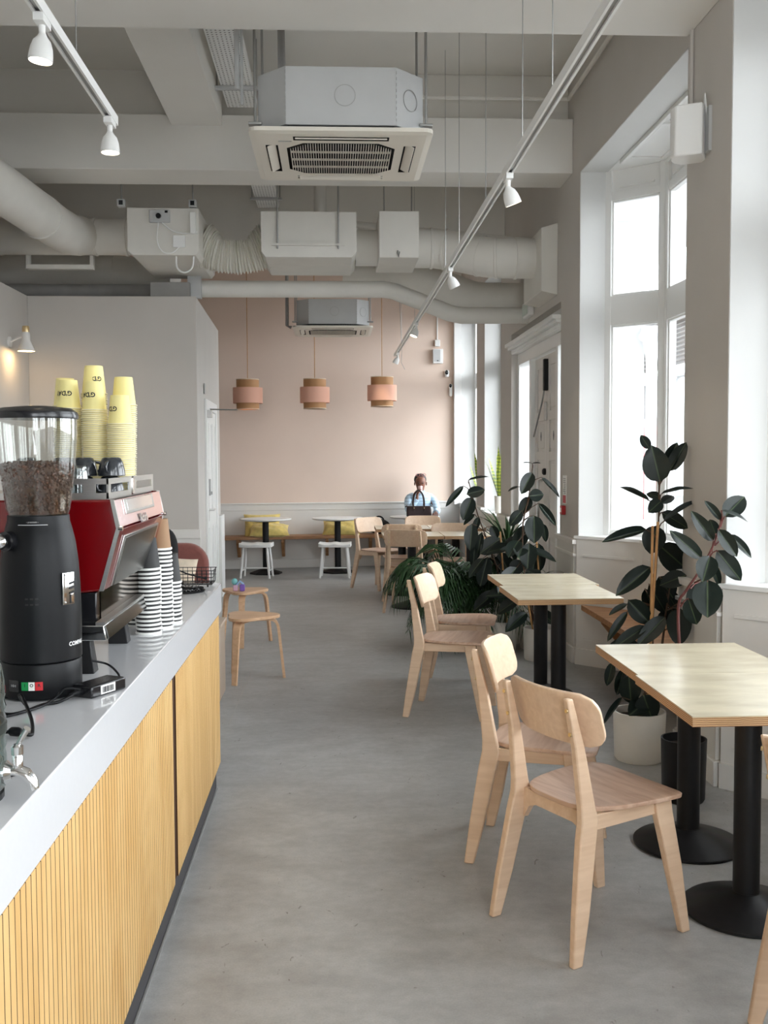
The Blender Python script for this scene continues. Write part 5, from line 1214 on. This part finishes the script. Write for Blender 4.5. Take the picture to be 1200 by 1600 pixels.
def leaf_mesh(name, droop, fold, m, nx=9, ny=4, blunt=.9):
    o = MB(); rows = []
    for i in range(nx+1):
        t = i/nx; w_ = max(.012, (math.sin(PI*min(1,t**.85))**.62))*.5 if 0 < i < nx else .012
        row = []
        for j in range(-ny,ny+1):
            u = j/ny; row.append((t, u*w_, fold*abs(u)*w_*(1-.3*t) - droop*(t*t) + .012*math.sin(9*t+2*abs(u))*abs(u)))
        rows.append(row)
    o.grid(rows); me = o.mesh(name, m, 60); return me
def rubber_leaf_mat():
    m, nt, p = nodes('rubber_plant_leaf')
    tc = N(nt,'ShaderNodeTexCoord'); sp = N(nt,'ShaderNodeSeparateXYZ'); nt.links.new(tc.outputs['Object'], sp.inputs[0])
    ab = N(nt,'ShaderNodeMath',operation='ABSOLUTE'); nt.links.new(sp.outputs['Y'], ab.inputs[0])
    cr = N(nt,'ShaderNodeValToRGB'); e = cr.color_ramp.elements; e[0].position = .012; e[0].color = rgb(srgb(62,74,52)); e[1].position = .035; e[1].color = rgb(srgb(20,30,25))
    nt.links.new(ab.outputs[0], cr.inputs[0])
    nz = N(nt,'ShaderNodeTexNoise'); nz.inputs['Scale'].default_value = 4; nt.links.new(tc.outputs['Object'], nz.inputs['Vector'])
    mr = N(nt,'ShaderNodeMapRange'); mr.inputs['To Min'].default_value = .7; mr.inputs['To Max'].default_value = 1.4; nt.links.new(nz.outputs['Fac'], mr.inputs['Value'])
    sc_ = N(nt,'ShaderNodeVectorMath',operation='SCALE'); nt.links.new(cr.outputs[0], sc_.inputs[0]); nt.links.new(mr.outputs[0], sc_.inputs['Scale'])
    nt.links.new(sc_.outputs[0], p.inputs['Base Color']); p.inputs['Roughness'].default_value = .38; p.inputs['Specular IOR Level'].default_value = .32
    wv = N(nt,'ShaderNodeTexWave'); wv.inputs['Scale'].default_value = 9; wv.inputs['Distortion'].default_value = .5
    mp = N(nt,'ShaderNodeMapping'); mp.inputs['Rotation'].default_value = (0,0,R(20)); nt.links.new(tc.outputs['Object'], mp.inputs[0]); nt.links.new(mp.outputs[0], wv.inputs['Vector'])
    bp = N(nt,'ShaderNodeBump'); bp.inputs['Strength'].default_value = .035; bp.inputs['Distance'].default_value = .01; nt.links.new(wv.outputs['Fac'], bp.inputs['Height']); nt.links.new(bp.outputs[0], p.inputs['Normal'])
    return m
RL = rubber_leaf_mat()
LEAVES = [leaf_mesh('rubber_leaf', .06, .22, RL), leaf_mesh('rubber_leaf', .16, .14, RL), leaf_mesh('rubber_leaf', -.03, .34, RL)]
EYE = Vector((0,0,CAM_Z))
def set_leaf(par, me, b, t, W, face, name='leaf'):
    b, t = Vector(b), Vector(t); d_ = t-b; L = d_.length; x = d_.normalized()
    tow = (EYE-b).normalized(); n_ = tow*face + Vector((0,0,1))*(1-face)
    y = n_.cross(x).normalized(); z = x.cross(y)
    m_ = Matrix((x,y,z)).transposed().to_4x4() @ Matrix.Diagonal((L, W, max(L,W)*.9, 1)); m_.translation = b
    o = D.objects.new(name, me); COL.objects.link(o); o.parent = par
    o.matrix_world = m_; o.matrix_basis = wm(par).inverted() @ m_
    return o
def planter(name, c, r_, h, m, par, taper=.94):
    x, y = c
    o = MB().lathe([(0,.0),(r_*taper*.93,.0),(r_*taper,.012),(r_,h-.01),(r_,h),(r_*.93,h),(r_*.92,h-.04),(0,h-.04)], (x,y,0), 40).build('pot', m, par, smooth=40)
    MB().lathe([(0,h-.038),(r_*.915,h-.038)], (x,y,0), 32, cap=False).build('soil', M['soil'], par)
def rubber_plant(key, label, c, pot_r, pot_h, potm, stem_m, canes=(), fill=(0,0,0)):
    L, S = PLANTS[key]
    t = thing('rubber_plant', label, 'plant', (*c,0))
    planter('pot', c, pot_r, pot_h, potm, t)
    for k, st in enumerate(S):
        pts = [Vector(p) for p in st]
        base = Vector((c[0]+.02*k, c[1], pot_h-.05))
        pts = [base] + [p for p in pts if p.z > pot_h+.03]
        n_ = len(pts); P = smooth_path(pts, 4)
        MB().tube(P, [.0085*(1-.55*i/(len(P)-1)) for i in range(len(P))], 8).build('stem', stem_m, t, smooth=50)
    stems = [[Vector(p) for p in st] for st in S]
    for i, (bx,by,bz,tx,ty,tz,W,f) in enumerate(L):
        b = Vector((bx,by,bz)); best = None
        for st in stems:
            for p, q in zip(st, st[1:]):
                for u in (0,.25,.5,.75,1):
                    s_ = p.lerp(q,u); dd = (s_-b).length + (0 if s_.z < b.z else .05)
                    if best is None or dd < best[0]: best = (dd, s_)
        lf = set_leaf(t, LEAVES[i%3], b, (tx,ty,tz), W, f)
        s_ = best[1]; s_ = Vector((s_.x,s_.y,max(s_.z-.02, pot_h)))
        if (s_-b).length > .015:
            MB().tube([s_, s_.lerp(b,.5)+Vector((0,0,.008)), b, b.lerp(Vector((tx,ty,tz)),.06)], [.004,.003,.003,.002], 6).build('petiole', stem_m, t, smooth=50)
    for i in range(fill[0]):
        z = fill[1]+(fill[2]-fill[1])*r4.random(); st = stems[i % len(stems)]
        s_ = min((p.lerp(q,u) for p, q in zip(st,st[1:]) for u in (0,.33,.66,1)), key=lambda p: abs(p.z-z))
        a = r4.uniform(0,2*PI); d_ = Vector((math.cos(a),math.sin(a),r4.uniform(-.75,.25)))
        if d_.x > 0: d_.x *= .45
        b = s_+d_*r4.uniform(.04,.10); t_ = b+d_.normalized()*r4.uniform(.17,.25)+Vector((0,0,-.04))
        set_leaf(t, LEAVES[i%3], b, t_, r4.uniform(.085,.125), r4.uniform(.35,.8))
        MB().tube([s_,b], .003, 6).build('petiole', stem_m, t, smooth=50)
    for a, b in canes: MB().tube([a,b], .0068, 8).build('cane', M['cane'], t, smooth=40)
    return t
rubber_plant('P1', 'large dark rubber plant staked with canes in a white pot by the near table', (1.545,5.08), .132, .25, M['pot'], M['stem'], (((1.578,5.02,.2),(1.583,5.015,1.195)),((1.562,5.03,.2),(1.612,5.02,1.215))), (9,.30,.85))
rubber_plant('P1b', 'rubber plant with reddish stem leaning right by the window pier', (1.56,4.46), .10, .28, M['black'], M['redstem'])
rubber_plant('P2a', 'rubber plant left in the middle group, bending towards the palm', (1.33,8.0), .11, .24, M['pot'], M['stem'], (((1.36,7.98,.2),(1.30,7.96,.95)),), (12,.32,.9))
rubber_plant('P2b', 'rubber plant in a white pot under the middle tables, right in its group', (1.545,7.64), .118, .245, M['pot'], M['stem'], (((1.50,7.62,.2),(1.42,7.60,.62)),((1.58,7.66,.2),(1.52,7.64,.95))), (14,.42,.95))
# palm: arching fronds of narrow leaflets
r4 = random.Random(11)
def frond(par, base, az, L, rise, droop, m, n=26, wl=.30):
    o = MB(); pts = []
    d0 = Vector((math.cos(az), math.sin(az), 0))
    for i in range(n+1):
        t = i/n; pts.append(Vector(base) + d0*(L*(t*.9)) + Vector((0,0,rise*math.sin(t*PI*.62) - droop*t**2.4)))
    o.tube(pts, [.006*(1-.8*i/n)+.001 for i in range(n+1)], 5)
    for i in range(5, n+1):
        t = i/n; tang = (pts[min(i+1,n)]-pts[i-1]).normalized(); sd = tang.cross(Vector((0,0,1))).normalized()
        ll = wl*(math.sin(PI*(.12+.80*t))**.7)
        for s in (-1,1):
            dirv = (sd*s*.75 + tang*.75 + Vector((0,0,-.25-.3*r4.random()))).normalized()
            a = pts[i]; b = a+dirv*ll*.55+Vector((0,0,.01)); c = a+dirv*ll+Vector((0,0,-.30*ll-.03*r4.random()))
            w_ = tang*.0105
            o.add([a-w_*.4,a+w_*.4,b+w_,b-w_,c], [(0,1,2,3),(3,2,4)])
    return o.build('frond', m, par, smooth=60)
pm = thing('potted_palm', 'bushy green palm with drooping fronds between the middle and far tables', 'plant', (1.10,8.30,0))
planter('pot', (1.10,8.30), .14, .26, M['black'], pm)
for k in range(26):
    az = R(190+ r4.uniform(-130,130)); L = r4.uniform(.40,.72)
    frond(pm, (1.10+r4.uniform(-.04,.04),8.30+r4.uniform(-.04,.04),.25), az, L, r4.uniform(.35,.62), r4.uniform(.30,.60), M['palm'], 24, .30)
for az, L, ri, dr_ in ((R(190),.75,.56,.28),(R(200),.72,.54,.35),(R(230),.62,.56,.40),(R(250),.5,.56,.55),(R(172),.74,.60,.30),(R(270),.46,.52,.58),(R(215),.68,.46,.48),(R(120),.6,.70,.3),(R(290),.4,.5,.5),(R(240),.66,.40,.5)):
    frond(pm, (1.08,8.27,.25), az, L, ri, dr_, M['palm'], 24, .28)
def strap(o, base, az, L, lean, w_, bend, n=8):
    d0 = Vector((math.cos(az), math.sin(az), 0)); sd = Vector((-d0.y,d0.x,0)); rows = []
    for i in range(n+1):
        t = i/n; p = Vector(base)+d0*(L*math.sin(lean)*t+bend*L*t*t*.6)+Vector((0,0,L*math.cos(lean)*t-bend*L*.75*t**2.6))
        ww = w_*(.55+.9*t if t < .4 else .91*(1-((t-.4)/.6)**1.8))*.5+.0006
        rows.append([p-sd*ww+Vector((0,0,.15*ww)), p, p+sd*ww+Vector((0,0,.15*ww))])
    o.grid(rows); return o
dc = thing('strap_leaf_plant', 'bushy plant with long narrow strap leaves behind the rubber plants', 'plant', (1.42,8.35,0))
planter('pot', (1.42,8.35), .12, .24, M['pot'], dc)
MB().tube([(1.42,8.35,.2),(1.43,8.36,.55),(1.42,8.35,.82)], .016, 8).build('stem', M['stem'], dc, smooth=50)
for k in range(46):
    z = r4.choice((.30,.5,.8,.82,.78)); 
    strap(MB(), (1.42+r4.uniform(-.02,.02),8.35+r4.uniform(-.02,.02),z), (r4.uniform(R(55),R(305)) if k % 5 else r4.uniform(-.5,.5)), (r4.uniform(.32,.58) if k % 5 else .3), r4.uniform(.25,1.15), r4.uniform(.018,.030), r4.uniform(.1,.6)).build('leaf', M['dracaena'], dc, smooth=60)
sp_ = thing('strap_leaf_plant', 'low plant of narrow striped leaves between the rubber plant and the door', 'plant', (1.58,8.10,0))
planter('pot', (1.58,8.10), .10, .2, M['pot'], sp_)
MB().tube([(1.58,8.10,.15),(1.58,8.10,.52)], .014, 8).build('stem', M['stem'], sp_, smooth=50)
for k in range(30):
    strap(MB(), (1.58+r4.uniform(-.02,.02),8.10+r4.uniform(-.02,.02),r4.choice((.35,.5,.52))), r4.uniform(R(60),R(300)) if k % 4 else r4.uniform(R(70),R(110)), r4.uniform(.26,.50), r4.uniform(.3,1.0), .024, r4.uniform(.3,.9)).build('leaf', M['dracaena'], sp_, smooth=60)
def snake_plant(label, c, z0, pot_h, n, L):
    t = thing('snake_plant', label, 'plant', (*c,z0))
    MB().lathe([(0,0),(.055,0),(.062,.005),(.07,pot_h),(.064,pot_h),(.062,pot_h-.03),(0,pot_h-.03)], (*c,z0), 24).build('pot', M['pot'], t, smooth=40)
    for k in range(n):
        az = 2*PI*k/n+r4.uniform(-.3,.3)
        strap(MB(), (c[0]+.02*math.cos(az),c[1]+.02*math.sin(az),z0+pot_h-.04), az, L*r4.uniform(.7,1.05), r4.uniform(.05,.34), .058, r4.uniform(.0,.10)).build('leaf', M['snake'], t, smooth=60)
snake_plant('snake plant in a white pot on the near one of the two far sills', (1.90,11.62), .885, .20, 11, .66)
snake_plant('snake plant on the farthest window sill by the pink wall', (1.90,13.25), .885, .18, 7, .60)

# ---------------------------------------------------------------- people
def skin_body(name, verts, edges, radii, m, parent, sub=2, root=0):
    me = D.meshes.new(name); me.from_pydata([Vector(v) for v in verts], edges, []); me.update()
    me.materials.append(m)
    o = D.objects.new(name, me); COL.objects.link(o)
    sk = o.modifiers.new('skin', 'SKIN'); sk.use_smooth_shade = True; sk.branch_smoothing = .6
    if not me.skin_vertices: me.skin_vertices.new()
    for i, r_ in enumerate(radii):
        d_ = me.skin_vertices[0].data[i]; d_.radius = (r_, r_) if not isinstance(r_, tuple) else r_
        d_.use_root = i == root
    su = o.modifiers.new('sub', 'SUBSURF'); su.levels = sub; su.render_levels = sub
    if parent: o.parent = parent; inv = wm(parent).inverted(); me.transform(inv); WM[o.name] = wm(parent)
    return o
class Sk:
    def __init__(s): s.v = []; s.e = []; s.r = []
    def add(s, p, r_, prev=None):
        s.v.append(p); s.r.append(r_)
        if prev is not None: s.e.append((prev, len(s.v)-1))
        return len(s.v)-1
    def chain(s, prev, pts):
        for p, r_ in pts: prev = s.add(p, r_, prev)
        return prev
def hand(s, wrist, tip_dir, curl, side, sc=1.0):
    """palm and five bent fingers growing out of skeleton vertex wrist"""
    w_ = Vector(s.v[wrist]); d_ = Vector(tip_dir).normalized(); c_ = Vector(curl).normalized(); sd = d_.cross(c_).normalized()*side
    p = s.add(w_+d_*.045*sc, .020*sc, wrist)
    q = s.add(w_+d_*.080*sc, .019*sc, p)
    for k, l_ in zip((-1.5,-.5,.5,1.5), (.062,.072,.068,.052)):
        a = s.add(w_+d_*.092*sc+sd*.0165*k*sc, .0088*sc, q)
        b = s.add(w_+d_*(.092+.5*l_)*sc+sd*.0165*k*sc+c_*.014*sc, .0080*sc, a)
        s.add(w_+d_*(.092+.72*l_)*sc+sd*.0165*k*sc+c_*.040*sc, .0070*sc, b)
    a = s.add(w_+d_*.050*sc-sd*.034*sc+c_*.010*sc, .0105*sc, p)
    s.add(w_+d_*.088*sc-sd*.046*sc+c_*.028*sc, .0085*sc, a)
def face(par, h, fwd, m_skin, sc=1.0):
    h = Vector(h); f_ = Vector(fwd).normalized(); s_ = f_.cross(Vector((0,0,1))).normalized(); u_ = s_.cross(f_).normalized()
    at_ = lambda a, b, c: h+s_*a*sc+u_*b*sc+f_*c*sc
    MB().ball(at_(0,-.022,.090), (.012,.014,.018), 12, 8).build('nose', m_skin, par, smooth=60)
    for k in (-1,1):
        MB().ball(at_(k*.030,.004,.076), (.013,.008,.007), 12, 8).build('eye', mat('eye_lid_dark', (.03,.02,.018), .4), par, smooth=60)
        MB().tube([at_(k*.016,.022,.084),at_(k*.032,.026,.080),at_(k*.046,.020,.068)], .0035, 6).build('eyebrow', M['hair'], par, smooth=60)
        MB().ball(at_(k*.080,-.012,-.004), (.010,.016,.026), 12, 8).build('ear', m_skin, par, smooth=60)
    MB().ball(at_(0,-.054,.078), (.022,.008,.007), 12, 8).build('mouth', mat('lips', srgb(120,62,58), .4), par, smooth=60)
pp = thing('person', 'person in pale blue striped shirt drinking behind the dark handbag', 'person', (1.19,14.05,.467))
def seated(x, y, head_f, la, ra, m_skin, m_top, m_leg, par, legs=True):
    s = Sk()
    pel = s.add((x,y+.12,.56), .120)
    sp1 = s.add((x,y+.10,.72), .088, pel); ch = s.add((x,y+.07,.89), .090, sp1); up_ = s.add((x,y+.045,.980), .060, ch)
    nk = s.add((x,y+.02,1.055), .043, up_); h0 = s.add((x,y+.0,1.105), .056, nk); h1 = s.add((x,y-.012,1.165), .078, h0); h2 = s.add((x,y-.002,1.225), .076, h1); s.add((x,y+.005,1.262), .048, h2)
    tops = {}
    for k, (el, wr, hd, cu) in ((-1,la),(1,ra)):
        sh = s.add((x+k*.150,y+.05,.965), .042, up_); e_ = s.add(el, .027, sh); m2 = s.add(Vector(el).lerp(Vector(wr),.5), .026, e_); w_ = s.add(wr, .024, m2)
        hand(s, w_, hd, cu, k); tops[k] = (s.v[sh], el, tuple(m2 and Vector(el).lerp(Vector(wr),.5)), wr)
    lg = {}
    if legs:
        for k in (-1,1):
            hp = s.add((x+k*.09,y+.08,.55), .082, pel); kn = s.add((x+k*.10+.12,y-.32,.53), .058, hp); cf = s.add((x+k*.10+.12,y-.31,.30), .050, kn); an = s.add((x+k*.10+.12,y-.30,.09), .034, cf); s.add((x+k*.11+.12,y-.42,.035), .032, an); lg[k] = [s.v[i] for i in (hp,kn,cf,an)]
    body = skin_body('body', s.v, s.e, s.r, m_skin, par)
    t = MB(); rings = []
    for cy, rx, ry, z in ((.12,.150,.120,.52),(.12,.152,.122,.58),(.10,.145,.116,.70),(.075,.160,.122,.82),(.055,.172,.122,.91),(.045,.165,.108,.97),(.038,.135,.090,1.005),(.030,.092,.076,1.03),(.024,.066,.066,1.05),(.020,.060,.062,1.068)):
        rings.append([Vector((x+rx*math.cos(2*PI*a/28), y+cy+ry*math.sin(2*PI*a/28), z)) for a in range(28)])
    t.loft(rings)
    for k in (-1,1):
        S_, E_, M_, W_ = [Vector(q) for q in tops[k]]
        P = smooth_path([Vector((x+k*.09,y+.045,.985)), Vector((x+k*.150,y+.048,.965)), S_.lerp(E_,.4)+Vector((k*.02,0,.0)), E_, M_, M_.lerp(W_,.85)], 5)
        n_ = len(P)-1; rad = [.056-.018*q/n_ for q in range(n_+1)]
        t.tube(P, rad, 18)
        t.tube([P[-2],P[-1],P[-1]+(P[-1]-P[-2])*.3], [rad[-1]+.004,rad[-1]+.006,rad[-1]+.003], 18)
    t.build('shirt', m_top, par, smooth=60)
    if legs:
        t = Sk(); a0 = t.add((x,y+.12,.55), .132)
        for k in (-1,1):
            pr = a0
            for p, r_ in zip(lg[k], (.096,.072,.062,.050)): pr = t.add(p, r_, pr)
        skin_body('trousers', t.v, t.e, t.r, m_leg, par)
        for k in (-1,1):
            a = Vector(lg[k][3]); MB().ball((a.x,a.y-.06,.045), (.045,.12,.044), 14, 8).build('shoe', M['black'], par, smooth=60)
    return body
stripe = stripes('navy_striped_shirt', srgb(196,222,240), srgb(34,44,66), 'Z', 24, .92, .85)
seated(1.19, 14.06, (0,-1,0), ((1.02,13.90,.80),(1.13,13.90,.965),(.10,-.05,1),(.8,.5,0)), ((1.41,13.95,.80),(1.37,13.76,.775),(-.1,-1,0),(0,0,-1)), M['skin'], stripe, M['blackfab'], pp)
face(pp, (1.19,14.045,1.175), (-.05,-1,-.12), M['skin'])
hr = MB().ball((1.19,14.105,1.22), (.086,.086,.084), 20, 12); hr.build('hair', M['hair'], pp, smooth=60)
MB().ball((1.19,14.17,1.235), (.055,.05,.055), 16, 10).build('hair_bun', M['hair'], pp, smooth=60)
for k in (-1,1): MB().tube([(1.19+k*.040+.030*math.cos(a*.5236),14.005+.012*math.sin(a*.5236),1.285+.018*math.sin(a*.5236)) for a in range(12)], .0035, 6, closed=True).build('glasses', mat('rose_glasses_%d' % k, srgb(190,120,120), .3), pp, smooth=50)
MB().tube([(1.145,14.0,1.062),(1.19,13.975,1.03),(1.235,14.0,1.062)], .016, 8).build('collar', M['shirt'], pp, smooth=50)
cupo = tag(MB().lathe([(0,0),(.024,0),(.034,.085),(.036,.088),(.032,.088),(.022,.004)], (1.175,13.90,1.045), 20, Matrix.Rotation(R(-25),3,'X'), cap=False).build('drinking_cup', mat('pale_pink_cup', srgb(222,190,186), .5), smooth=40), 'pale cup held to the mouth by the customer in the striped shirt', 'cup')
hb_ = thing('handbag', 'dark brown leather handbag on the round table before the customer', 'handbag', (1.135,13.66,.73))
MB().loft([[Vector((x*s+1.135,y*.5*s2+13.68,z)) for x,y in rrect(-.165,.165,-.14,.14,.03)] for s,s2,z in ((.97,1,.7315),(1,1.05,.745),(1,.95,.82),(.96,.75,.875))]).build('body', M['leather'], hb_, smooth=50, bevel=.004)
for y in (13.62,13.74): MB().tube(smooth_path([(1.065,y,.84),(1.058,y,.93),(1.075,y,1.03),(1.13,y,1.085),(1.185,y,1.03),(1.205,y,.93),(1.20,y,.84)],5), .0085, 8).build('handle', M['leather'], hb_, smooth=50)
for x in (1.065,1.20):
    MB().obox((x,13.60,.835),(.022,.008,.06)).build('handle_tab', M['leather'], hb_, bevel=.003); MB().ball((x,13.595,.85), .006).build('stud', M['gold'], hb_, smooth=60)
for k in (-1,1): MB().obox((1.135+k*.17,13.68,.872),(.03,.05,.014),(0,R(20*k),0)).build('side_strap', M['leather'], hb_, bevel=.004)
# chair, cushion and second customer beyond the counter
tc_ = thing('tub_chair', 'dusty rose tub chair with rounded back before the grey partition', 'armchair', (-1.25,7.85,0))
MB().extrude([(x,8.02,z) for x,z in rrect(-1.62,-.985,.36,.875,.17,8)], (0,.09,0)).build('backrest', M['pinkfab'], tc_, bevel=.03, seg=4)
MB().box(-1.60,-1.02,7.45,8.03,.34,.46).build('seat', M['pinkfab'], tc_, bevel=.04, seg=4)
for x in (-1.54,-1.08):
    for y in (7.52,7.98): MB().tube([(x,y,.36),(x,y,0)], [.018,.012], 10).build('leg', M['stoolwood'], tc_, smooth=40)
pillow('cushion', 'cream cushion propped on the dusty rose tub chair', (-1.215,7.90,.62), (.30,.32,.12), (R(80),R(8),R(12)), M['creamfab'])
p2 = thing('person', 'person in black sitting behind the coffee machine, mostly hidden', 'person', (-1.33,7.62,.45))
seated(-1.37, 7.50, (0,-1,0), ((-1.54,7.35,.77),(-1.41,7.23,.78),(.3,-.8,.1),(0,0,-1)), ((-1.17,7.34,.74),(-1.16,7.14,.66),(-.1,-1,-.05),(0,0,-1)), M['palm_skin'], M['blackfab'], M['blackfab'], p2)
face(p2, (-1.37,7.485,1.175), (0,-1,-.1), M['palm_skin'])
MB().ball((-1.37,7.53,1.20), (.096,.092,.095), 20, 12).build('hair', M['blond'], p2, smooth=60)
